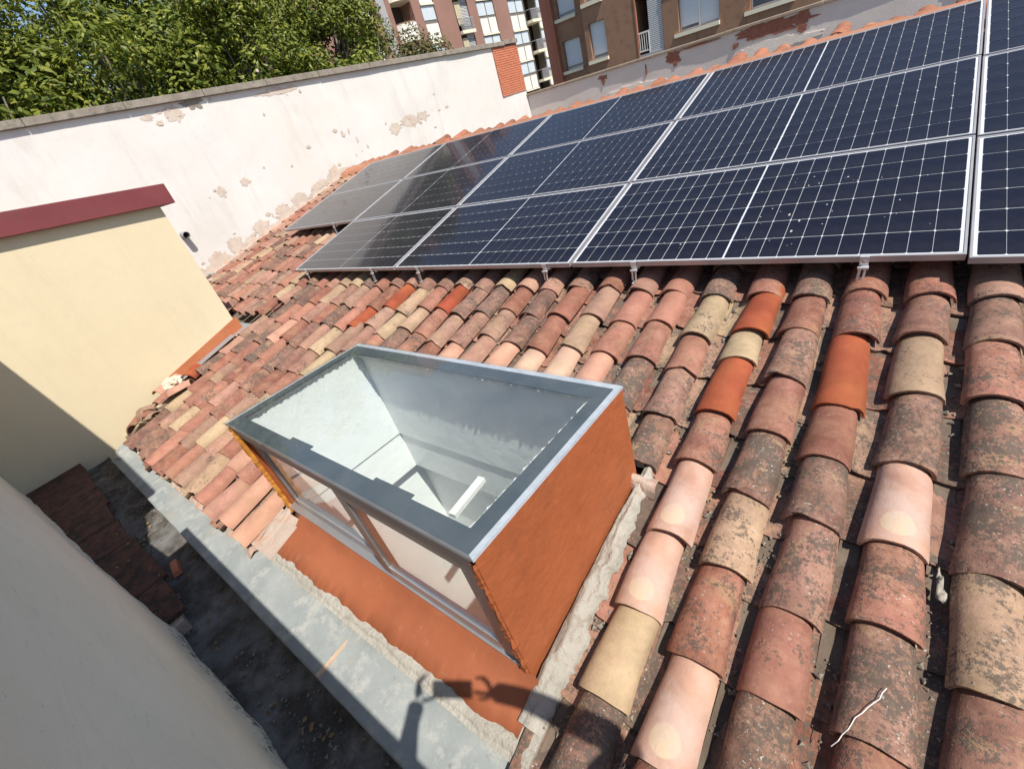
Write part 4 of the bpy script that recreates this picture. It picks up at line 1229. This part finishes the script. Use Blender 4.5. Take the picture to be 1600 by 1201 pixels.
def rwin(x0, x1, z0, z1, y, depth=0.28, leaves=1, sill=True, shutter='bld_shut', gap=0.12, n=(-1, 0, 1, 2)):
    for k in n:
        dz = SR*k
        w = xzpart('window', x0, x1, z0+dz, z1+dz, y+depth+.02, y+depth+.10, 'bld_white')
        xzpart('pane', x0+.07, x1-.07, z0+.07+dz, z1-.07+dz, y+depth+.012, y+depth+.02, 'bld_glass', w)
        wd = (x1-x0)/leaves
        for q in range(leaves):
            g0 = gap if q == 0 else gap*(0 if leaves > 1 else 1)
            mb = MB(); zz = z0+dz+.07+g0
            while zz < z1+dz-.03:
                mb.box(x0+q*wd+.06, x0+(q+1)*wd-.06, y+depth-.02, y+depth+.008, zz, min(zz+.052, z1+dz)); zz += 0.055
            mb.build('roller_shutter', M[shutter], w)
        if leaves > 1:
            xzpart('mullion', x0+wd-.05, x0+wd+.05, z0+dz, z1+dz, y+depth-.03, y+depth+.01, 'bld_white', w)
        if sill: xzpart('sill', x0-.22, x1+.03, z0-.19+dz, z0-.02+dz, y-.14, y+depth+.02, 'bld_sill', w)
# recessed left bay with shutters in shade
h = [(-12.30, -11.08, 1.36+SR*k, 2.90+SR*k) for k in (-1, 0, 1, 2)]
pierced(-12.55, -10.05, RY+1.2, RY+8, 'bld_brown', h)
rwin(-12.30, -11.08, 1.36, 2.90, RY+1.2, 0.2)
xzpart('wall', -13.4, -12.56, -7.4, ZH, RY+1.1, RY+8, 'bld_red')
xzpart('wall', -12.66, -12.552, -7.4, ZH, RY+.9, RY+1.1, 'bld_red')
# projecting bay
h = [(-9.76, -8.73, 1.45+SR*k, 3.20+SR*k) for k in (-1, 0, 1, 2)]
pierced(-10.04, -6.93, RY, RY+8, 'bld_brown', h)
rwin(-9.76, -8.73, 1.45, 3.20, RY, 0.22)
# balcony recess with louvre screen
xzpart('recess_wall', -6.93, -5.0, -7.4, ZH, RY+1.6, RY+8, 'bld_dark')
xzpart('corner_strip', -6.928, -6.86, -7.4, ZH, RY-.03, RY+.1, 'bld_red')
for k in (-1, 0, 1, 2):
    z = 0.95+SR*k
    e = xzpart('balcony', -6.86, -5.45, z-.2, z, RY+.02, RY+1.59, 'bld_grey')
    xzpart('door_pane', -6.75, -6.3, z+.02, z+2.2, RY+1.56, RY+1.598, 'bld_glass', e)
    rl = MB(); rl.box(-6.86, -6.26, RY+.03, RY+.08, z+.95, z+1.03); rl.box(-6.86, -6.26, RY+.03, RY+.07, z+.12, z+.18); rl.box(-6.30, -6.24, RY+.02, RY+.09, z, z+1.03)
    x = -6.82
    while x < -6.3: rl.box(x, x+.03, RY+.035, RY+.065, z+.18, z+.95); x += 0.13
    rl.build('railing', M['bld_white'], e)
    lv = MB(); zz = z-.1
    while zz < z+2.6:
        lv.box(-6.22, -5.47, RY+.05, RY+.16, zz, zz+.062); zz += 0.085
    lv.build('louvre_screen', M['bld_louver'], e)
# right projecting bay with wide two-leaf window
h = [(-4.62, -2.62, 1.40+SR*k, 3.10+SR*k) for k in (-1, 0, 1, 2)]
pierced(-5.44, -1.42, RY, RY+8, 'bld_brown', h)
rwin(-4.62, -2.62, 1.40, 3.10, RY, 0.24, leaves=2)
h = [(-1.22, 0.62, 1.37+SR*k, 3.1+SR*k) for k in (-1, 0, 1, 2)]
pierced(-1.418, 1.7, RY+.02, RY+8, 'bld_brown', h)
rwin(-1.22, 0.62, 1.37, 3.1, RY+.02, 0.24, gap=0.8)
pierced(1.702, 14, RY+.3, RY+8, 'bld_brown', [])
for (xa, xb) in ((-5.2, -4.9), (-1.4, -1.3)):
    pass

# ================================================================== TREES
def tree(name, base, height, crown_c, crown_r, nclump, nleaf, mat, seed, label, group='leafy trees behind the white wall', lean=(0, 0), lsize=0.115):
    r = random.Random(seed)
    e = empty(name, base, label, 'tree', group)
    B = Vector(base); Cc = Vector(crown_c)
    tr = MB()
    top = Vector((Cc.x, Cc.y, Cc.z + crown_r[2]*0.5))
    pts = [B, B.lerp(top, .3)+Vector((.1, -.1, 0)), B.lerp(top, .6)+Vector((-.1, .1, 0)), top]
    tr.tube(pts, [.20, .16, .11, .04], 9)
    clumps = []
    for k in range(nclump):
        for _ in range(50):
            d = Vector((r.gauss(0, 1), r.gauss(0, 1), r.gauss(0, 1))).normalized()
            rr = r.uniform(0.35, 1.0)**0.6
            c = Cc + Vector((d.x*crown_r[0]*rr, d.y*crown_r[1]*rr, d.z*crown_r[2]*rr))
            if all((c-q).length > 0.45 for q, _ in clumps): break
        clumps.append((c, r.uniform(0.30, 0.60)))
        if k < 26:
            s = B.lerp(top, r.uniform(.35, .85))
            tr.tube([s, s.lerp(c, .5)+Vector((0, 0, .12)), c], [.05, .035, .012], 5)
    tr.build('trunk', M['bark'], e, smooth=True)
    vs, fs = [], []
    per = nleaf//nclump
    for c, cr in clumps:
        # twigs of leaves spread over a lumpy shell of the clump
        ls = lsize*r.choice([.75, .9, 1.0, 1.2, 1.35])
        for k in range(int(per*r.choice([.5, .8, 1.1, 1.3])*(lsize/ls)**1.5)):
            d = Vector((r.gauss(0, 1), r.gauss(0, 1), r.gauss(0, .85))).normalized()
            p = c + d*cr*(0.45+0.6*r.random()**0.6)
            # leaf faces mostly outward and up
            nrm = (d*0.7 + Vector((r.gauss(.15, .5), r.gauss(0, .5), r.gauss(.6, .5)))).normalized()
            a = nrm.orthogonal().normalized()
            ang = r.uniform(0, 6.28)
            ax = (a*math.cos(ang) + nrm.cross(a)*math.sin(ang)).normalized()
            bx = nrm.cross(ax)
            L = ls*r.uniform(.6, 1.35); W = L*r.uniform(.42, .6)
            n = len(vs)
            q = -nrm*L*0.12
            vs += [tuple(p), tuple(p+ax*L*.45+bx*W*.5+q), tuple(p+ax*L+q*1.5), tuple(p+ax*L*.45-bx*W*.5+q), tuple(p+ax*L*.42)]
            fs += [(n, n+1, n+4), (n+1, n+2, n+4), (n, n+4, n+3), (n+4, n+2, n+3)]
    me = bpy.data.meshes.new('crown'); me.from_pydata(vs, [], fs); me.materials.append(M[mat])
    o = bpy.data.objects.new('crown', me); COL.objects.link(o); adopt(o, e)
    return e
tree('maple_tree', (-6.6, -1.6, -7.4), 13, (-6.4, -1.2, 3.0), (1.9, 2.0, 2.6), 85, 30000, 'leaf1', 1, 'leafy green tree at the far left edge behind the white wall')
tree('maple_tree', (-6.9, 1.4, -7.4), 13, (-6.5, 1.5, 3.2), (1.8, 1.8, 2.6), 85, 30000, 'leaf1', 2, 'leafy tree with yellow-green leaves, second from the left behind the wall')
tree('maple_tree', (-6.7, 4.1, -7.4), 12, (-6.3, 4.2, 2.9), (1.7, 1.7, 2.1), 80, 30000, 'leaf1', 3, 'leafy tree with a sky gap above it, middle of the row behind the wall')
tree('maple_tree', (-6.9, 6.7, -7.4), 13, (-6.5, 6.5, 3.0), (1.6, 1.5, 2.5), 80, 30000, 'leaf1', 4, 'dense green tree reaching the round balconies of the far block')
tree('small_tree', (-6.2, 9.2, -7.4), 10, (-6.0, 8.9, 2.0), (1.0, 1.35, 1.15), 26, 9000, 'leaf3', 5, 'low reddish-green shrubby tree at the right end of the row')
tree('dark_tree', (-10.5, -0.5, -7.4), 14, (-10.4, -0.2, 3.6), (2.0, 2.4, 2.8), 55, 16000, 'leaf2', 6, 'darker tree standing behind the left trees', lsize=.15)
tree('dark_tree', (-10.2, 5.0, -7.4), 14, (-10.2, 4.8, 3.3), (2.0, 2.6, 2.4), 55, 16000, 'leaf2', 7, 'darker tree standing behind the middle trees', lsize=.15)

# ================================================================== SMALL THINGS
# rubble beside the yellow wall
frag = barrel('fragment_mesh', 0.09, 0.08, 0.07, 0.066, L=0.45, seed=9, chip=True); frag.materials.append(M['clay'])
FRAG_LABEL = ['bright orange tile piece uppermost in the rubble by the yellow wall', 'pink tile piece just below the pale cement lump', 'pink tile piece leaning against the yellow wall', 'red tile piece in the middle of the rubble',
              'dark red tile shard lying lowest on the cement patch side', 'tan-brown tile piece touching the yellow wall near the sticks', 'tan tile shard at the right rim of the rubble', 'dark red tile piece nearest the shadow edge']
for i, (u, v, w, L, yaw, roll, c) in enumerate([(-0.12, -1.80, -.20, .22, 0.6, .4, NEW), (-0.05, -2.05, -.19, .26, -.5, -.3, PINK), (-0.22, -2.12, -.15, .30, .25, .2, PINK), (-0.10, -2.22, -.20, .28, .3, -.2, PALETTE[1][:2]),
        (0.02, -2.40, -.21, .2, 1.1, .5, PALETTE[0][:2]), (-0.26, -2.38, -.20, .24, -.8, .1, PALETTE[4][:2]), (0.12, -2.30, -.22, .18, 2.0, .6, PALETTE[3][:2]), (-0.15, -2.55, -.24, .22, .9, -.4, PALETTE[0][:2])]):
    o = bpy.data.objects.new('tile_fragment', frag); COL.objects.link(o)
    o.matrix_world = tile_matrix(u, v, w, L, yaw, 0.1, roll)
    o.color = (*c[0], c[1])
    tag(o, FRAG_LABEL[i], 'tile', 'broken tiles by the yellow wall')
def crumple(name, loc, size, mat, label, cat, seed, parent=None, amp=.35, sub=3):
    bm = bmesh.new(); bmesh.ops.create_icosphere(bm, subdivisions=sub, radius=1)
    for v in bm.verts:
        k = 1 + amp*noise.fractal(v.co*1.7 + Vector((seed*5, 0, 0)), 1, 2, 4)
        v.co = Vector((v.co.x*size[0]*k, v.co.y*size[1]*k, v.co.z*size[2]*k))
    me = bpy.data.meshes.new(name); bm.to_mesh(me); bm.free()
    me.materials.append(M[mat])
    o = bpy.data.objects.new(name, me); COL.objects.link(o); o.location = loc
    return tag(o, label, cat)
crumple('cement_lump', RW(-0.13, -1.93, -.13), (.10, .11, .075), 'sack', 'pale crumbled lump of cement against the yellow wall', 'rubble', 2, amp=.5, sub=4)
crumple('cement_lump', RW(-3.40, 0.02, -.16), (.12, .22, .09), 'mortar', 'grey-brown rubble heap where the white wall meets the roof', 'rubble', 4, amp=.6, sub=4)
crumple('cement_bed', RW(0.15, -2.60, -.30), (.26, .24, .07), 'ledge', 'grey cement patch at the left end of the ledge', 'rubble', 6, amp=.25, sub=4)
# sticks
sk = empty('stick_bundle', RW(0.0, -2.42, -.18), 'dark weathered sticks in the rubble near the shadow edge', 'sticks')
for k in range(9):
    a = RW(rnd.uniform(-.25, .05), rnd.uniform(-2.55, -2.3), rnd.uniform(-.2, -.14))
    d_ = Vector((rnd.uniform(.12, .25), rnd.uniform(.02, .16), rnd.uniform(-.03, .02)))
    mb = MB(); mb.tube([a, a+d_*.5+Vector((0, 0, .006)), a+d_], [.006, .007, .004], 5); mb.build('stick', M['wood'], sk)
# orange brick piece in the trough
mb = MB(); mb.hexa([(2.36, -2.93, -.995), (2.52, -2.96, -.995), (2.53, -2.90, -.995), (2.37, -2.87, -.995), (2.37, -2.925, -.955), (2.51, -2.95, -.96), (2.52, -2.905, -.955), (2.38, -2.88, -.95)])
tag(mb.build('brick_piece', M['brick'], bevel=.004), 'orange brick fragment lying in the shaded gutter trough', 'brick')
for i in range(8):
    pass
lt = MB()
for q in range(900):
    x = rnd.uniform(-.3, 6.2); y = rnd.uniform(-3.0, -2.78) if rnd.random() < .8 else rnd.uniform(-3.1, -2.9)
    if noise.noise(Vector((x*1.3, y*4, 5))) < 0: continue
    r = rnd.choice([.004, .005, .006, .009, .014])
    P = Vector((x, y, -0.996 + r*.4)); a = rnd.uniform(0, 6.28)
    lt.add([P + Vector((x_*math.cos(a)-y_*math.sin(a), x_*math.sin(a)+y_*math.cos(a), z_*0.5))*r for x_, y_, z_ in ico], icof)
tag(lt.build('trough_litter', M['grit']), 'grit and leaf litter in the shaded gutter trough', 'litter', kind='stuff')
lf = MB()
for q in range(260):
    x = rnd.uniform(-.2, 6.0); y = rnd.uniform(-3.0, -2.78)
    if noise.noise(Vector((x*1.7, 3, 5))) < -.1: continue
    if rnd.random() < .25: P = Vector((rnd.uniform(.2, 3.0), rnd.uniform(-3.3, -3.0), -.868))
    else: P = Vector((x, y, -.988))
    a = rnd.uniform(0, 6.28); L = rnd.uniform(.012, .035)
    ax = Vector((math.cos(a), math.sin(a), rnd.uniform(-.15, .3))); bx = Vector((-math.sin(a), math.cos(a), rnd.uniform(-.3, .3)))
    lf.add([P, P+ax*L*.5+bx*L*.3, P+ax*L, P+ax*L*.5-bx*L*.3+Vector((0, 0, .004))], [(0, 1, 2), (0, 2, 3)])
tag(lf.build('dead_leaves', surf('dead_leaf', (0.16, 0.09, 0.04), (0.30, 0.20, 0.10), 60, 0.9, 0)), 'small dry leaves scattered in the shaded gutter', 'leaves', kind='stuff')
for xj in (4.2835,):
    mb = MB(); mb.box(xj-.010, xj+.010, -2.757, -2.52, LZ-.03, LZ+.004); mb.build('ledge_joint', surf('ochre_joint_mortar', (0.42, 0.30, 0.21), (0.50, 0.38, 0.28), 20, 0.95, 0.6), gut)
# torn plastic scrap between two tile columns
mb = MB(); vs, fs = [], []
for i in range(9):
    for k in range(4):
        t_ = i/8
        P = RW(6.345+0.015*t_+0.007*(k-1.5)*(0.4+t_), -1.46-0.10*t_, -0.175+0.015*math.sin(i*1.7+k*1.3)-0.02*t_)
        vs.append(P)
for i in range(8):
    for k in range(3): fs.append((i*4+k, i*4+k+1, (i+1)*4+k+1, (i+1)*4+k))
mb.add(vs, fs)
o = mb.build('plastic_scrap', M['scrap'], smooth=True)
sdm = o.modifiers.new('t', 'SOLIDIFY'); sdm.thickness = .0015
tag(o, 'torn pale plastic scrap caught between two tile columns', 'scrap')
# pale string stuck on a tile
mb = MB()
pts = []
for i in range(12):
    t_ = i/11
    uu, vv = 6.150+0.10*t_+0.003*math.sin(i*0.9)+0.002*math.sin(i*2.3), -2.10+0.20*t_
    du = uu-6.235
    zc = -0.199 + 0.083*math.sqrt(max(0, 1-(du/0.092)**2)) + 0.003
    pts.append(RW(uu, vv, zc+.003))
mb.tube(pts, .0012, 5)
tag(mb.build('string', M['white_plastic']), 'short pale string lying across a dark tile at lower right', 'string')

# ================================================================== PHOTOGRAPHER (behind the lens; only the shadow falls into view)
skin = surf('skin', (0.50, 0.30, 0.21), (0.54, 0.33, 0.24), 8, 0.6, 0.05)
shirt = surf('dark_shirt', (0.03, 0.035, 0.05), (0.045, 0.05, 0.065), 5, 0.9, 0.3, 90)
hairm = surf('dark_hair', (0.02, 0.015, 0.012), (0.035, 0.025, 0.02), 20, 0.7, 0.5)
RIGHT, UP, BACK = AX, AY, AZ
PH0 = CAM + BACK*0.016
per = empty('person', (6.55, -3.55, -0.30), 'person in a dark shirt leaning over the parapet holding a phone in both hands', 'person')
def skinned(name, nodes, edges, roots, mat, parent, sub=2):
    me = bpy.data.meshes.new(name)
    me.from_pydata([tuple(p) for p, r in nodes], edges, [])
    o = bpy.data.objects.new(name, me); COL.objects.link(o)
    bm = bmesh.new(); bm.from_mesh(me)
    lay_ = bm.verts.layers.skin.verify()
    bm.verts.ensure_lookup_table()
    for i, (p, r) in enumerate(nodes):
        bm.verts[i][lay_].radius = (r, r) if not isinstance(r, tuple) else r
        bm.verts[i][lay_].use_root = i in roots
    bm.to_mesh(me); bm.free()
    o.modifiers.new('skin', 'SKIN').use_smooth_shade = True
    s = o.modifiers.new('sub', 'SUBSURF'); s.levels = sub; s.render_levels = sub
    me.materials.append(mat)
    adopt(o, parent)
    return o
V = Vector
LH = PH0 - RIGHT*0.062 - UP*0.035 + BACK*0.010       # palms at the phone ends
RH = PH0 + RIGHT*0.215 - UP*0.012 + BACK*0.012
nodes = [(V((6.55, -3.55, 0.62)), (.155, .12)), (V((6.55, -3.53, 0.85)), (.14, .11)), (V((6.54, -3.40, 1.06)), (.165, .115)), (V((6.55, -3.18, 1.20)), (.12, .09)), (V((6.54, -3.17, 1.30)), .052),
         (V((6.51, -3.17, 1.38)), (.075, .085)), (V((6.50, -3.16, 1.47)), (.078, .095)), (V((6.50, -3.17, 1.55)), (.062, .075)),
         # left arm
         (V((6.37, -3.14, 1.19)), .062), (V((6.12, -3.00, 1.00)), .052), (LH - RIGHT*.03 - UP*.075 + BACK*.06, .033), (LH - RIGHT*.014 - UP*.01 + BACK*.012, (.042, .024)),
         # right arm
         (V((6.74, -3.02, 1.19)), .066), (V((6.69, -2.50, 0.92)), .056), (RH + RIGHT*.115 - UP*.012 + BACK*.020, .038), (RH - RIGHT*.005, (.044, .026)),
         # legs
         (V((6.46, -3.56, 0.50)), .09), (V((6.45, -3.54, 0.14)), .062), (V((6.45, -3.57, -0.24)), .045), (V((6.45, -3.44, -0.27)), .035),
         (V((6.64, -3.56, 0.50)), .09), (V((6.65, -3.54, 0.14)), .062), (V((6.65, -3.57, -0.24)), .045), (V((6.65, -3.44, -0.27)), .035)]
edges = [(0,1),(1,2),(2,3),(3,4),(4,5),(5,6),(6,7),(3,8),(8,9),(9,10),(10,11),(3,12),(12,13),(13,14),(14,15),(0,16),(16,17),(17,18),(18,19),(0,20),(20,21),(21,22),(22,23)]
roots = [0]
def finger(root, pts, r):
    i0 = len(nodes)
    for k, p in enumerate([root]+pts):
        nodes.append((p, r*(1-.12*k)))
        if k: edges.append((i0+k-1, i0+k))
    roots.append(i0)
F_ = -BACK
# left hand: thumb below, index arched above the phone end, others behind
finger(LH, [LH - RIGHT*.012 + UP*.035, LH - RIGHT*.002 + UP*.075 + F_*.006, LH + RIGHT*.030 + UP*.085 + F_*.004], .0088)
finger(LH - RIGHT*.008, [LH - RIGHT*.022 + UP*.030, LH - RIGHT*.014 + UP*.066, LH + RIGHT*.012 + UP*.070 + BACK*.006], .0088)
finger(LH - RIGHT*.012 + BACK*.008, [LH - RIGHT*.024 + UP*.022 + BACK*.012, LH - RIGHT*.012 + UP*.048 + BACK*.016, LH + RIGHT*.010 + UP*.05 + BACK*.018], .0084)
finger(LH - RIGHT*.012 + BACK*.014, [LH - RIGHT*.020 + UP*.010 + BACK*.022, LH - RIGHT*.008 + UP*.03 + BACK*.026, LH + RIGHT*.010 + UP*.03 + BACK*.024], .0076)
finger(LH - UP*.012, [LH + RIGHT*.012 - UP*.022, LH + RIGHT*.034 - UP*.016 + F_*.004, LH + RIGHT*.056 - UP*.008 + F_*.004], .0095)
# right hand: index on the upper edge, thumb free, others curled under
finger(RH, [RH - RIGHT*.012 + UP*.030, RH - RIGHT*.034 + UP*.052, RH - RIGHT*.060 + UP*.050], .0088)
finger(RH, [RH - RIGHT*.006 + UP*.036 + BACK*.008, RH - RIGHT*.022 + UP*.060 + BACK*.012, RH - RIGHT*.040 + UP*.062 + BACK*.012], .0086)
finger(RH - UP*.006, [RH - RIGHT*.020 - UP*.012 + F_*.004, RH - RIGHT*.042 - UP*.014 + F_*.004, RH - RIGHT*.055 - UP*.006 + F_*.002], .0084)
finger(RH - UP*.012, [RH - RIGHT*.014 - UP*.028, RH - RIGHT*.036 - UP*.034 + F_*.002, RH - RIGHT*.050 - UP*.028], .0078)
finger(RH + BACK*.010, [RH - RIGHT*.018 + UP*.002 + BACK*.020, RH - RIGHT*.045 + UP*.006 + BACK*.022, RH - RIGHT*.065 + UP*.01 + BACK*.018], .0095)
skinned('body', nodes, edges, roots, shirt, per)
crh = crumple('hair', V((6.50, -3.185, 1.53)), (.088, .10, .075), 'black', None, None, 3, amp=.15)
crh.data.materials[0] = hairm
crh.parent = per; crh.matrix_parent_inverse = Matrix.Translation(-Vector(per.location))
ph = empty('phone', PH0 + RIGHT*0.06, 'black smartphone held sideways in front of the photographer', 'phone')
mb = MB()
c0 = PH0 + RIGHT*0.062 - UP*0.012 + BACK*0.004
mb.hexa([c0 + RIGHT*a + UP*b_ + BACK*c_ for c_ in (-.004, .004) for a, b_ in ((-.08, -.037), (.08, -.037), (.08, .037), (-.08, .037))])
mb.build('phone_body', surf('black_phone', (0.02,0.02,0.022), (0.025,0.025,0.028), 5, 0.3, 0), ph, bevel=.004)
mb = MB(); mb.tube([CAM + BACK*.0155, CAM + BACK*.0125], .006, 14); mb.build('lens', M['bld_glass'], ph)
